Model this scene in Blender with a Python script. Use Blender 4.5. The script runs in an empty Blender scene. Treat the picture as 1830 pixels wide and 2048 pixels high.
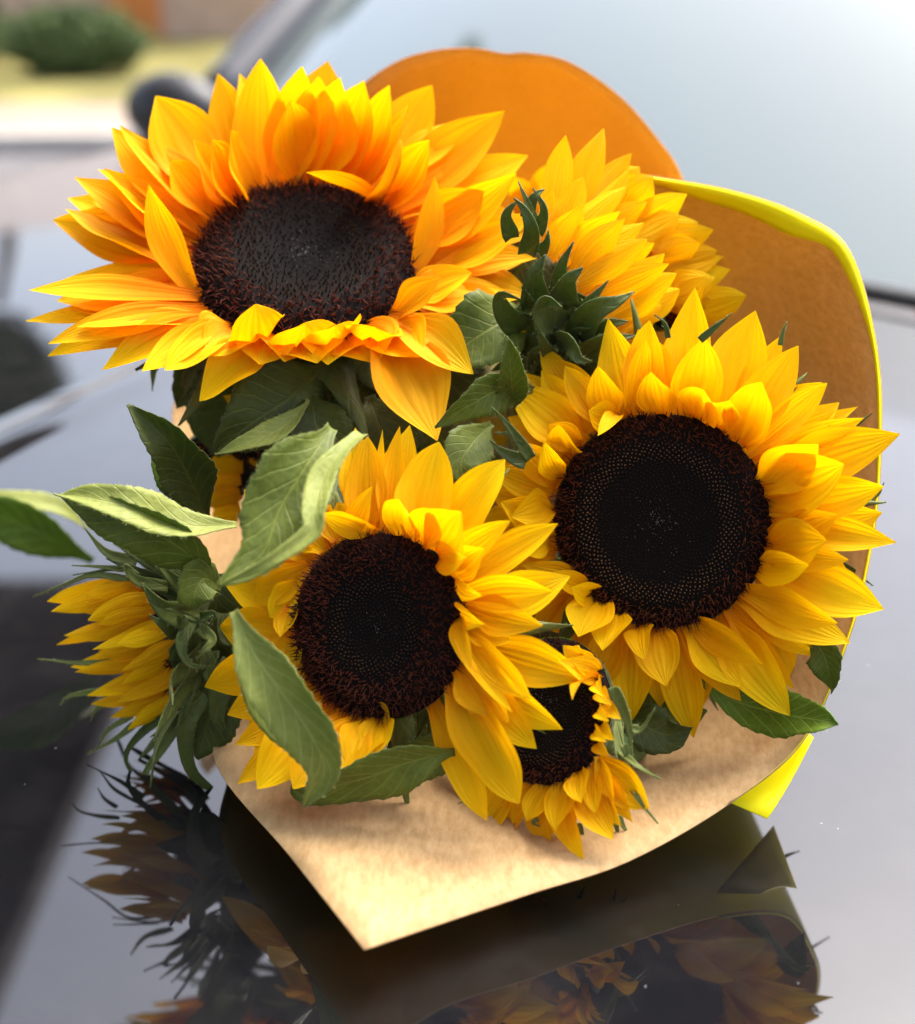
import bpy, bmesh, math, random
from mathutils import Vector, Matrix, noise
V = Vector
R = math.radians
rnd = random.Random(7)
scene = bpy.context.scene
COL = scene.collection

# ------------------------------------------------------------------ camera
PITCH = R(23.0)
FPX = 2916.0                       # focal length in photo pixels (1830 wide)
CAM = V((0.0, -0.45, 0.28))
FWD = V((0, math.cos(PITCH), -math.sin(PITCH)))
UPV = V((0, math.sin(PITCH), math.cos(PITCH)))
RGT = V((1, 0, 0))
cd = bpy.data.cameras.new('camera')
cam = bpy.data.objects.new('camera', cd)
COL.objects.link(cam)
cam.location = CAM
cam.rotation_euler = (math.pi / 2 - PITCH, 0, 0)
cd.sensor_fit = 'HORIZONTAL'
cd.sensor_width = 36.0
cd.lens = 36.0 * FPX / 1830.0
cd.clip_start = 0.01
cd.clip_end = 500
cd.dof.use_dof = True
cd.dof.focus_distance = 0.463
cd.dof.aperture_fstop = 7.0
scene.camera = cam

# ------------------------------------------------------------------ light
SUN_EL, SUN_AZ = R(60), R(42)
w = bpy.data.worlds.new('World')
scene.world = w
w.use_nodes = True
nt = w.node_tree
bg = nt.nodes['Background']
sky = nt.nodes.new('ShaderNodeTexSky')
sky.sky_type = 'NISHITA'
sky.sun_disc = False
sky.sun_elevation = SUN_EL
sky.sun_rotation = SUN_AZ
sky.air_density = 1.0
sky.dust_density = 7.0
sky.ozone_density = 1.0
hs = nt.nodes.new('ShaderNodeHueSaturation')
hs.inputs['Saturation'].default_value = 0.72
nt.links.new(sky.outputs[0], hs.inputs['Color'])
tint = nt.nodes.new('ShaderNodeMix')          # thin cool cloud cover
tint.data_type = 'RGBA'
tint.blend_type = 'MULTIPLY'
tint.inputs[0].default_value = 1.0
tint.inputs[7].default_value = (0.97, 0.99, 1.03, 1)
nt.links.new(hs.outputs[0], tint.inputs[6])
nt.links.new(tint.outputs[2], bg.inputs[0])
bg.inputs[1].default_value = 0.15
sd = bpy.data.lights.new('sun', 'SUN')
sd.energy = 1.4
sd.angle = R(40)
sd.color = (1.0, 0.96, 0.9)
sun = bpy.data.objects.new('sun', sd)
COL.objects.link(sun)
sdir = V((math.sin(SUN_AZ) * math.cos(SUN_EL), math.cos(SUN_AZ) * math.cos(SUN_EL), math.sin(SUN_EL)))
sun.rotation_euler = sdir.to_track_quat('Z', 'Y').to_euler()
sun.location = (0, 0, 5)
vs = scene.view_settings
vs.view_transform = 'Standard'
vs.look = 'None'
vs.exposure = 1.88
vs.gamma = 1.0

# ------------------------------------------------------------------ pixel to place
def ray(px, py):
    return (FWD * FPX + RGT * (px - 915) - UPV * (py - 1024)).normalized()

def at(px, py, d):
    """point seen at photo pixel, d metres in front of the camera along the hood"""
    r = ray(px, py)
    return CAM + r * (d / r.y)

def zc(p):
    return (p - CAM).dot(FWD)

def mpx(w_, p):
    return w_ * zc(p) / FPX

class Crop:
    def __init__(self, x0, y0, s):
        self.x0, self.y0, self.s = x0, y0, s
    def __call__(self, x, y):
        return self.x0 + x / self.s, self.y0 + y / self.s
K1 = Crop(0, 80, 1820 / 1100)
K2 = Crop(900, 200, 1820 / 930)
K3 = Crop(0, 750, 1811 / 800)
K4 = Crop(480, 820, 1820 / 840)
K5 = Crop(950, 550, 1820 / 880)
KF = Crop(0, 0, 1820 / 1830)

# ------------------------------------------------------------------ material helpers
def newmat(name):
    m = bpy.data.materials.new(name)
    m.use_nodes = True
    t = m.node_tree
    return m, t, t.nodes['Principled BSDF'], t.nodes['Material Output']

def N(t, typ, **kw):
    n = t.nodes.new(typ)
    for k, v in kw.items():
        setattr(n, k, v)
    return n

def math_(t, op, a, b=None, c=None):
    n = t.nodes.new('ShaderNodeMath')
    n.operation = op
    for i, x in enumerate((a, b, c)):
        if x is None:
            continue
        if isinstance(x, (int, float)):
            n.inputs[i].default_value = x
        else:
            t.links.new(x, n.inputs[i])
    return n.outputs[0]

def mixc(t, fac, a, b, blend='MIX'):
    n = t.nodes.new('ShaderNodeMix')
    n.data_type = 'RGBA'
    n.blend_type = blend
    for key, x in (('Factor', fac), ('A', a), ('B', b)):
        s = [i for i in n.inputs if i.name == key and (i.type == ('VALUE' if key == 'Factor' else 'RGBA'))][0]
        if isinstance(x, (int, float)):
            s.default_value = x
        elif isinstance(x, tuple):
            s.default_value = (*x, 1)
        else:
            t.links.new(x, s)
    return [o for o in n.outputs if o.type == 'RGBA'][0]

def ramp(t, fac, stops, interp='LINEAR'):
    n = t.nodes.new('ShaderNodeValToRGB')
    cr = n.color_ramp
    cr.interpolation = interp
    while len(cr.elements) < len(stops):
        cr.elements.new(0.5)
    for e, (p, c) in zip(cr.elements, stops):
        e.position = p
        e.color = (*c, 1) if isinstance(c, tuple) else (c, c, c, 1)
    t.links.new(fac, n.inputs[0])
    return n.outputs[0]

def noise_(t, scale, detail=3, rough=0.55, vec=None):
    n = t.nodes.new('ShaderNodeTexNoise')
    n.inputs['Scale'].default_value = scale
    n.inputs['Detail'].default_value = detail
    n.inputs['Roughness'].default_value = rough
    if vec is not None:
        t.links.new(vec, n.inputs['Vector'])
    return n.outputs[0]

def bump(t, h, strength, dist, bs):
    n = t.nodes.new('ShaderNodeBump')
    n.inputs['Strength'].default_value = strength
    n.inputs['Distance'].default_value = dist
    t.links.new(h, n.inputs['Height'])
    t.links.new(n.outputs[0], bs.inputs['Normal'])
    return n.outputs[0]

def add_translucent(t, bs, out, colour, fac, nrm=None):
    tr = t.nodes.new('ShaderNodeBsdfTranslucent')
    if isinstance(colour, tuple):
        tr.inputs[0].default_value = (*colour, 1)
    else:
        t.links.new(colour, tr.inputs[0])
    if nrm is not None:
        t.links.new(nrm, tr.inputs['Normal'])
    mx = t.nodes.new('ShaderNodeMixShader')
    mx.inputs[0].default_value = fac
    t.links.new(bs.outputs[0], mx.inputs[1])
    t.links.new(tr.outputs[0], mx.inputs[2])
    t.links.new(mx.outputs[0], out.inputs[0])

def simple(name, col, rough=0.5, spec=0.5, metal=0.0, nscale=None, namt=0.2):
    m, t, b, o = newmat(name)
    b.inputs['Roughness'].default_value = rough
    b.inputs['Metallic'].default_value = metal
    b.inputs['Specular IOR Level'].default_value = spec
    if nscale:
        tc = N(t, 'ShaderNodeTexCoord')
        f = noise_(t, nscale, 4, 0.6, tc.outputs['Object'])
        lo = tuple(c * (1 - namt) for c in col)
        hi = tuple(min(1, c * (1 + namt)) for c in col)
        t.links.new(ramp(t, f, [(0.3, lo), (0.7, hi)]), b.inputs['Base Color'])
    else:
        b.inputs['Base Color'].default_value = (*col, 1)
    return m

# petals ------------------------------------------------------------
def petal_mat(name, stops, tint):
    m, t, b, o = newmat(name)
    uv = N(t, 'ShaderNodeUVMap')
    sep = N(t, 'ShaderNodeSeparateXYZ')
    t.links.new(uv.outputs[0], sep.inputs[0])
    oi = N(t, 'ShaderNodeObjectInfo')
    cmb = N(t, 'ShaderNodeCombineXYZ')
    t.links.new(math_(t, 'MULTIPLY', sep.outputs[0], 9.0), cmb.inputs[0])
    t.links.new(math_(t, 'MULTIPLY', sep.outputs[1], 1.1), cmb.inputs[1])
    t.links.new(math_(t, 'MULTIPLY', oi.outputs['Random'], 37.0), cmb.inputs[2])
    streak = noise_(t, 2.2, 4, 0.6, cmb.outputs[0])
    blot = noise_(t, 0.9, 2, 0.5, cmb.outputs[0])
    vv = math_(t, 'ADD', sep.outputs[1], math_(t, 'MULTIPLY', math_(t, 'SUBTRACT', blot, 0.5), 0.35))
    col = ramp(t, vv, stops)
    dark = mixc(t, 1.0, col, tint, 'MULTIPLY')
    fac = ramp(t, streak, [(0.38, 0.55), (0.58, 0.0)])
    col = mixc(t, fac, col, dark)
    hue = N(t, 'ShaderNodeHueSaturation')
    t.links.new(col, hue.inputs['Color'])
    t.links.new(math_(t, 'ADD', 0.488, math_(t, 'MULTIPLY', oi.outputs['Random'], 0.02)), hue.inputs['Hue'])
    t.links.new(math_(t, 'ADD', 0.86, math_(t, 'MULTIPLY', oi.outputs['Random'], 0.2)), hue.inputs['Value'])
    col = hue.outputs[0]
    t.links.new(col, b.inputs['Base Color'])
    b.inputs['Roughness'].default_value = 0.6
    b.inputs['Specular IOR Level'].default_value = 0.12
    # long ribs
    wv = math_(t, 'SINE', math_(t, 'MULTIPLY', sep.outputs[0], 46.0))
    h = math_(t, 'ADD', math_(t, 'MULTIPLY', wv, 0.25), math_(t, 'MULTIPLY', streak, 1.2))
    nr = bump(t, h, 0.5, 0.0006, b)
    add_translucent(t, b, o, mixc(t, 1.0, col, (1.0, 0.9, 0.5), 'MULTIPLY'), 0.44, nr)
    return m

PET = petal_mat('petal_yellow', [(0.0, (0.80, 0.29, 0.0005)), (0.22, (0.93, 0.48, 0.0005)), (0.55, (0.96, 0.58, 0.001)), (1.0, (0.96, 0.63, 0.003))], (0.95, 0.86, 0.5))
PETO = petal_mat('petal_orange', [(0.0, (0.90, 0.28, 0.0005)), (0.30, (0.95, 0.40, 0.0005)), (0.7, (0.96, 0.52, 0.001)), (1.0, (0.95, 0.60, 0.003))], (0.95, 0.85, 0.5))
PETD = petal_mat('petal_golden', [(0.0, (0.66, 0.28, 0.0005)), (0.3, (0.88, 0.45, 0.001)), (0.8, (0.94, 0.57, 0.002)), (1.0, (0.94, 0.60, 0.005))], (0.9, 0.8, 0.5))

# leaves --------------------------------------------------------------
def leaf_mat(name, face, vein, dark, bumpy=1.0, nv=9.0, vein_amt=0.6, trans=0.22):
    m, t, b, o = newmat(name)
    uv = N(t, 'ShaderNodeUVMap')
    sep = N(t, 'ShaderNodeSeparateXYZ')
    t.links.new(uv.outputs[0], sep.inputs[0])
    tc = N(t, 'ShaderNodeTexCoord')
    big = noise_(t, 55, 4, 0.6, tc.outputs['Object'])
    fine = noise_(t, 520, 3, 0.6, tc.outputs['Object'])
    s = math_(t, 'ABSOLUTE', math_(t, 'MULTIPLY', math_(t, 'SUBTRACT', sep.outputs[0], 0.5), 2.0))
    wob = math_(t, 'MULTIPLY', math_(t, 'SUBTRACT', big, 0.5), 0.10)
    sidev = math_(t, 'SUBTRACT', sep.outputs[1], math_(t, 'MULTIPLY', math_(t, 'POWER', s, 0.8), 0.24))
    sidev = math_(t, 'ADD', sidev, wob)
    fr = math_(t, 'PINGPONG', math_(t, 'MULTIPLY', sidev, nv), 0.5)
    side = ramp(t, fr, [(0.0, 1.0), (0.045, 0.55), (0.10, 0.0)])
    mid = ramp(t, s, [(0.0, 1.0), (0.025, 0.8), (0.055, 0.0)])
    # small net veins
    vor = N(t, 'ShaderNodeTexVoronoi', feature='DISTANCE_TO_EDGE')
    vor.inputs['Scale'].default_value = 260
    t.links.new(tc.outputs['Object'], vor.inputs['Vector'])
    net = ramp(t, vor.outputs['Distance'], [(0.0, 1.0), (0.12, 0.0)])
    veins = math_(t, 'MAXIMUM', mid, side)
    base = ramp(t, big, [(0.3, dark), (0.62, face)])
    col = mixc(t, math_(t, 'MULTIPLY', net, 0.16), base, vein)
    col = mixc(t, math_(t, 'MULTIPLY', veins, vein_amt), col, vein)
    col = mixc(t, math_(t, 'MULTIPLY', fine, 0.25), col, vein)
    t.links.new(col, b.inputs['Base Color'])
    b.inputs['Roughness'].default_value = 0.55
    b.inputs['Specular IOR Level'].default_value = 0.3
    b.inputs['Sheen Weight'].default_value = 0.06
    b.inputs['Sheen Roughness'].default_value = 0.4
    h = math_(t, 'ADD', math_(t, 'MULTIPLY', veins, -0.8), math_(t, 'ADD', math_(t, 'MULTIPLY', vor.outputs['Distance'], 0.9), math_(t, 'MULTIPLY', fine, 0.35)))
    nr = bump(t, h, 0.35 * bumpy, 0.0009, b)
    add_translucent(t, b, o, (0.16, 0.30, 0.02), trans, nr)
    return m

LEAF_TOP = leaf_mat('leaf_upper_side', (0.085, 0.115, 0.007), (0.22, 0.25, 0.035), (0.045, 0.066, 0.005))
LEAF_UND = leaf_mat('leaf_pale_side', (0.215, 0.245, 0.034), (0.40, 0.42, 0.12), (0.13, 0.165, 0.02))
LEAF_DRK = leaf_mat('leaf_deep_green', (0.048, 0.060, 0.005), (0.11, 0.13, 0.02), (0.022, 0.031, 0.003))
LEAF_BRT = leaf_mat('leaf_bright_green', (0.11, 0.19, 0.004), (0.26, 0.36, 0.05), (0.06, 0.12, 0.003), vein_amt=0.75)
SEP = leaf_mat('sepal_green', (0.062, 0.085, 0.012), (0.16, 0.19, 0.05), (0.03, 0.047, 0.007), nv=2.0, vein_amt=0.25)
SEPL = leaf_mat('sepal_pale_green', (0.14, 0.17, 0.03), (0.28, 0.30, 0.10), (0.075, 0.10, 0.016), nv=2.0, vein_amt=0.25)
SEPO = leaf_mat('sepal_olive', (0.10, 0.09, 0.015), (0.20, 0.16, 0.04), (0.045, 0.045, 0.01), nv=2.0, vein_amt=0.25)
FUZZ = simple('plant_fuzz', (0.38, 0.39, 0.16), 0.7, 0.2)
STEM = simple('stem_green', (0.10, 0.16, 0.045), 0.6, 0.3, nscale=90, namt=0.35)

# disc: colour comes with the floret (attribute)
def disc_mat():
    m, t, b, o = newmat('disc_florets')
    a = N(t, 'ShaderNodeAttribute', attribute_name='floret')
    t.links.new(a.outputs['Color'], b.inputs['Base Color'])
    b.inputs['Roughness'].default_value = 0.65
    b.inputs['Specular IOR Level'].default_value = 0.08
    return m
DISC = disc_mat()
DISCB = simple('disc_base', (0.004, 0.002, 0.0015), 0.8, 0.1)

# paper ------------------------------------------------------------------
def paper_mat(name, c0, c1, trans, trcol, rough=0.75):
    m, t, b, o = newmat(name)
    tc = N(t, 'ShaderNodeTexCoord')
    fib = N(t, 'ShaderNodeMapping')
    fib.inputs['Scale'].default_value = (1, 0.35, 1)
    t.links.new(tc.outputs['Object'], fib.inputs[0])
    f1 = noise_(t, 420, 5, 0.7, fib.outputs[0])
    f2 = noise_(t, 60, 4, 0.6, tc.outputs['Object'])
    f = math_(t, 'ADD', math_(t, 'MULTIPLY', f1, 0.82), math_(t, 'MULTIPLY', f2, 0.18))
    col = ramp(t, f, [(0.34, c0), (0.66, c1)])
    t.links.new(col, b.inputs['Base Color'])
    b.inputs['Roughness'].default_value = rough
    b.inputs['Specular IOR Level'].default_value = 0.2
    nr = bump(t, math_(t, 'ADD', f1, f2), 0.25, 0.0004, b)
    add_translucent(t, b, o, trcol, trans, nr)
    return m
KRAFT = paper_mat('kraft_paper', (0.43, 0.27, 0.115), (0.64, 0.44, 0.215), 0.20, (0.88, 0.50, 0.07))
KRAFT_BACKLIT = paper_mat('backlit_kraft_paper', (0.52, 0.28, 0.10), (0.66, 0.38, 0.15), 0.45, (0.95, 0.48, 0.06))  # same kraft for the back sheet, backlit glow put into colour and translucency
YPAP = paper_mat('yellow_paper', (0.92, 0.80, 0.0), (0.95, 0.85, 0.002), 0.20, (0.95, 0.66, 0.01), 0.5)

# ------------------------------------------------------------------ object helpers
def link(name, me, parent=None, mats=(), smooth=True):
    o = bpy.data.objects.new(name, me)
    COL.objects.link(o)
    for m in mats:
        me.materials.append(m)
    if smooth:
        me.polygons.foreach_set('use_smooth', [True] * len(me.polygons))
    if parent:
        o.parent = parent
        o.matrix_parent_inverse = Matrix.Translation(-parent.location)
    return o

def tag(o, label, cat, group=None, kind=None):
    if label: o['label'] = label
    if cat: o['category'] = cat
    if group: o['group'] = group
    if kind: o['kind'] = kind
    return o

def thing(name, label, cat, loc, group=None):
    o = bpy.data.objects.new(name, None)
    o.empty_display_size = 0.02
    COL.objects.link(o)
    o.location = loc
    return tag(o, label, cat, group)

def mesh(name, vs_, fs, uvs=None, mi=None):
    me = bpy.data.meshes.new(name)
    me.from_pydata([tuple(v) for v in vs_], [], fs)
    if uvs:
        l = me.uv_layers.new(name='UVMap')
        dat = []
        for f in fs:
            for i in f:
                dat.extend(uvs[i])
        l.data.foreach_set('uv', dat)
    if mi:
        me.polygons.foreach_set('material_index', mi)
    return me

def sm(a, b, x):
    t = max(0.0, min(1.0, (x - a) / (b - a)))
    return t * t * (3 - 2 * t)

def spline(pts, n):
    """Catmull-Rom through pts, n+1 samples"""
    if len(pts) == 2:
        return [pts[0].lerp(pts[1], i / n) for i in range(n + 1)]
    P = [pts[0] * 2 - pts[1]] + list(pts) + [pts[-1] * 2 - pts[-2]]
    out = []
    m = len(pts) - 1
    for i in range(n + 1):
        x = i / n * m
        k = min(int(x), m - 1)
        t = x - k
        a, b, c, d = P[k], P[k + 1], P[k + 2], P[k + 3]
        out.append(0.5 * ((2 * b) + (c - a) * t + (2 * a - 5 * b + 4 * c - d) * t * t + (3 * b - a - 3 * c + d) * t ** 3))
    return out

def tangents(c):
    n = len(c)
    return [(c[min(i + 1, n - 1)] - c[max(i - 1, 0)]).normalized() for i in range(n)]

# ------------------------------------------------------------------ petals
def petal_mesh(B, T, nrm, width, bow, cup, roll, curl, side, seed):
    rg = random.Random(seed)
    ch = T - B
    L = ch.length
    t0 = ch.normalized()
    n0 = nrm - t0 * nrm.dot(t0)
    if n0.length < 0.05:
        n0 = UPV - t0 * UPV.dot(t0)
    n0.normalize()
    s0 = t0.cross(n0)
    nv, nu = 16, 8
    M = (B + T) / 2 + n0 * bow * L + s0 * side * L
    c = []
    for i in range(nv + 1):
        v = i / nv
        p = B * (1 - v) ** 2 + M * 2 * v * (1 - v) + T * v * v
        p = p + n0 * curl * L * (v ** 3) * (v - 1.0) * 2.2
        c.append(p)
    tg = tangents(c)
    peak = rg.uniform(0.40, 0.54)
    pw = rg.uniform(1.7, 2.3)
    ph1, ph2, wav = rg.uniform(0, 6.28), rg.uniform(0, 6.28), rg.uniform(0.03, 0.15)
    tw = rg.uniform(-0.5, 0.5)
    curl += rg.uniform(-0.08, 0.16)
    side += rg.uniform(-.04, .04)
    nick = rg.random() < 0.35
    vs_, uv, fs = [], [], []
    for i in range(nv + 1):
        v = i / nv
        x = max(0.0, (v - peak) / (1 - peak))
        f = (0.42 + 0.58 * sm(0, peak, v)) * (1 - x ** pw) + (0.02 if i == nv else 0)
        hw = width * 0.5 * f
        t = tg[i]
        n = (n0 - t * n0.dot(t)).normalized()
        s = t.cross(n)
        a = roll + tw * v
        n, s = n * math.cos(a) + s * math.sin(a), s * math.cos(a) - n * math.sin(a)
        cp = cup * (1 - 0.45 * v)
        for j in range(nu + 1):
            u = j / nu * 2 - 1
            lift = cp * (u * u - 0.35) * hw + hw * 0.10 * math.cos(3 * math.pi * u) * (1 - abs(u) * 0.6) * sm(0, 0.2, v) * sm(1.0, 0.6, v)
            lift += wav * hw * 1.6 * math.sin(7 * v + ph1 + (1.2 if u > 0 else 0)) * abs(u) ** 1.5
            sh = 1 + 0.05 * math.sin(9 * v + ph2) * abs(u)
            back = 0.0
            if nick and i == nv - 1 and j in (2, 6):
                back = 0.02 * L
            vs_.append(c[i] + s * (u * hw * sh) + n * lift + t * back)
            uv.append((j / nu, v))
    for i in range(nv):
        for j in range(nu):
            a = i * (nu + 1) + j
            fs.append((a, a + 1, a + nu + 2, a + nu + 1))
    return mesh('petal', vs_, fs, uv)

SEED = [0]
def petal(parent, B, T, nrm, width, bow=0.12, cup=0.5, roll=0.0, curl=0.0, side=0.0, mat=None):
    SEED[0] += 1
    me = petal_mesh(B, T, nrm, width, bow, cup, roll, curl, side, SEED[0])
    return link('petal', me, parent, [mat or PET])

# ------------------------------------------------------------------ leaves and sepals
def blade(parent, name, pts, width, nhint=None, roll=(0, 0), cup=0.25, teeth=0, mats=(None, None), fuzz=1.0,
          prof='leaf', wave=0.06, nv=None, nu=6, thick=0.0003, edge=0.0):
    """leaf-like sheet along pts. nhint: direction the upper side faces"""
    SEED[0] += 1
    rg = random.Random(SEED[0])
    nv = nv or (44 if teeth else 16)
    c = spline(pts, nv)
    tg = tangents(c)
    L = sum((c[i + 1] - c[i]).length for i in range(nv))
    if nhint is None:
        nhint = (CAM - c[nv // 2]).normalized()
    vs_, uv, fs, mi = [], [], [], []
    ph = rg.uniform(0, 6.28)
    prev = None
    rows = []
    for i in range(nv + 1):
        v = i / nv
        if prof == 'leaf':
            f = (0.16 + 0.84 * sm(0, 0.38, v)) * (1 - max(0, (v - 0.40) / 0.60) ** 1.8)
        elif prof == 'long':
            f = (0.55 + 0.45 * sm(0, 0.25, v)) * (1 - max(0, (v - 0.3) / 0.7) ** 1.35)
        else:
            f = (0.85 + 0.15 * sm(0, 0.2, v)) * (1 - max(0, (v - 0.12) / 0.88) ** 0.95)
        f = max(f, 0.015)
        hw = width * 0.5 * f
        t = tg[i]
        base = prev if prev is not None else nhint
        n = base * 0.75 + nhint * 0.25 if prev is not None else nhint.copy()
        n = n - t * n.dot(t)
        if n.length < 1e-3:
            n = UPV - t * UPV.dot(t)
        n.normalize()
        prev = n
        a = R(roll[0] + (roll[1] - roll[0]) * v)
        s = t.cross(n)
        n2, s2 = n * math.cos(a) + s * math.sin(a), s * math.cos(a) - n * math.sin(a)
        rows.append((t, n2, s2, hw))
        for j in range(nu + 1):
            u = j / nu * 2 - 1
            k = 1.0
            if teeth and abs(u) > 0.99 and 0.03 < v < 0.97:
                fr = (v * teeth + (0.37 if u > 0 else 0)) % 1.0
                k = 1.0 + 0.10 * (fr - 0.5) + 0.05 * math.sin(17 * v + ph)
            lift = cup * hw * abs(u) ** 1.3 + wave * width * math.sin(8.5 * v + ph + (1.7 if u > 0 else 0)) * abs(u) ** 1.6 * sm(0, .2, v)
            lift += edge * hw * max(0, abs(u) - 0.5) ** 2 * 4
            q = c[i] + s2 * (u * hw * k) + n2 * lift
            if teeth and 0 < i < nv:
                q = q + n2 * (0.0009 * noise.noise(q * 90 + V((ph, 0, 0))) + 0.0016 * noise.noise(q * 35 + V((0, ph, 0))))
            vs_.append(q)
            uv.append((j / nu, v))
    for i in range(nv):
        for j in range(nu):
            a = i * (nu + 1) + j
            fs.append((a, a + 1, a + nu + 2, a + nu + 1))
            mi.append(0)
    o = link(name, mesh(name, vs_, fs, uv, mi), parent, [mats[0], mats[1]])
    md = o.modifiers.new('thickness', 'SOLIDIFY')
    md.thickness = thick
    md.offset = 0
    md.material_offset = 1
    if fuzz:
        hv, hf = [], []
        nh = int(L / 0.00033 * fuzz)
        for k in range(nh):
            x = rg.random()
            i = min(int(x * nv), nv - 1)
            e = rg.random()
            if e < 0.72:
                j = 0 if rg.random() < .5 else nu
            else:
                j = rg.randrange(nu + 1)
            p = vs_[i * (nu + 1) + j].lerp(vs_[(i + 1) * (nu + 1) + j], x * nv - i)
            t, n, s, hw = rows[i]
            d = (s * (-1 if j == 0 else 1) if j in (0, nu) else n * (1 if rg.random() < .7 else -1)) + t * rg.uniform(-.3, .7) + n * rg.uniform(-.6, .6) + s * rg.uniform(-.3, .3)
            d.normalize()
            ln = rg.uniform(0.0005, 0.0014)
            sd_ = d.cross(V((rg.uniform(-1, 1), rg.uniform(-1, 1), rg.uniform(-1, 1)))).normalized() * 0.000045
            b0 = len(hv)
            hv += [p - sd_, p + sd_, p + d * ln]
            hf.append((b0, b0 + 1, b0 + 2))
        h = link('fuzz', mesh('fuzz', hv, hf), None, [FUZZ], False)
        h.parent = o
        h.matrix_parent_inverse = o.matrix_parent_inverse.copy() if False else Matrix.Identity(4)
        h['kind'] = 'stuff'
    return o

def tube(name, pts, r0, r1, mat, parent=None, n=20, k=9):
    c = spline(pts, n)
    tg = tangents(c)
    vs_, fs = [], []
    ref = V((0.31, 0.2, 0.93))
    for i, p in enumerate(c):
        t = tg[i]
        a = (ref - t * ref.dot(t)).normalized()
        b = t.cross(a)
        r = r0 + (r1 - r0) * i / n
        for j in range(k):
            g = 2 * math.pi * j / k
            vs_.append(p + (a * math.cos(g) + b * math.sin(g)) * r)
    for i in range(n):
        for j in range(k):
            fs.append((i * k + j, i * k + (j + 1) % k, (i + 1) * k + (j + 1) % k, (i + 1) * k + j))
    fs.append(tuple(range(k - 1, -1, -1)))
    fs.append(tuple(n * k + j for j in range(k)))
    return link(name, mesh(name, vs_, fs), parent, [mat])

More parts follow.
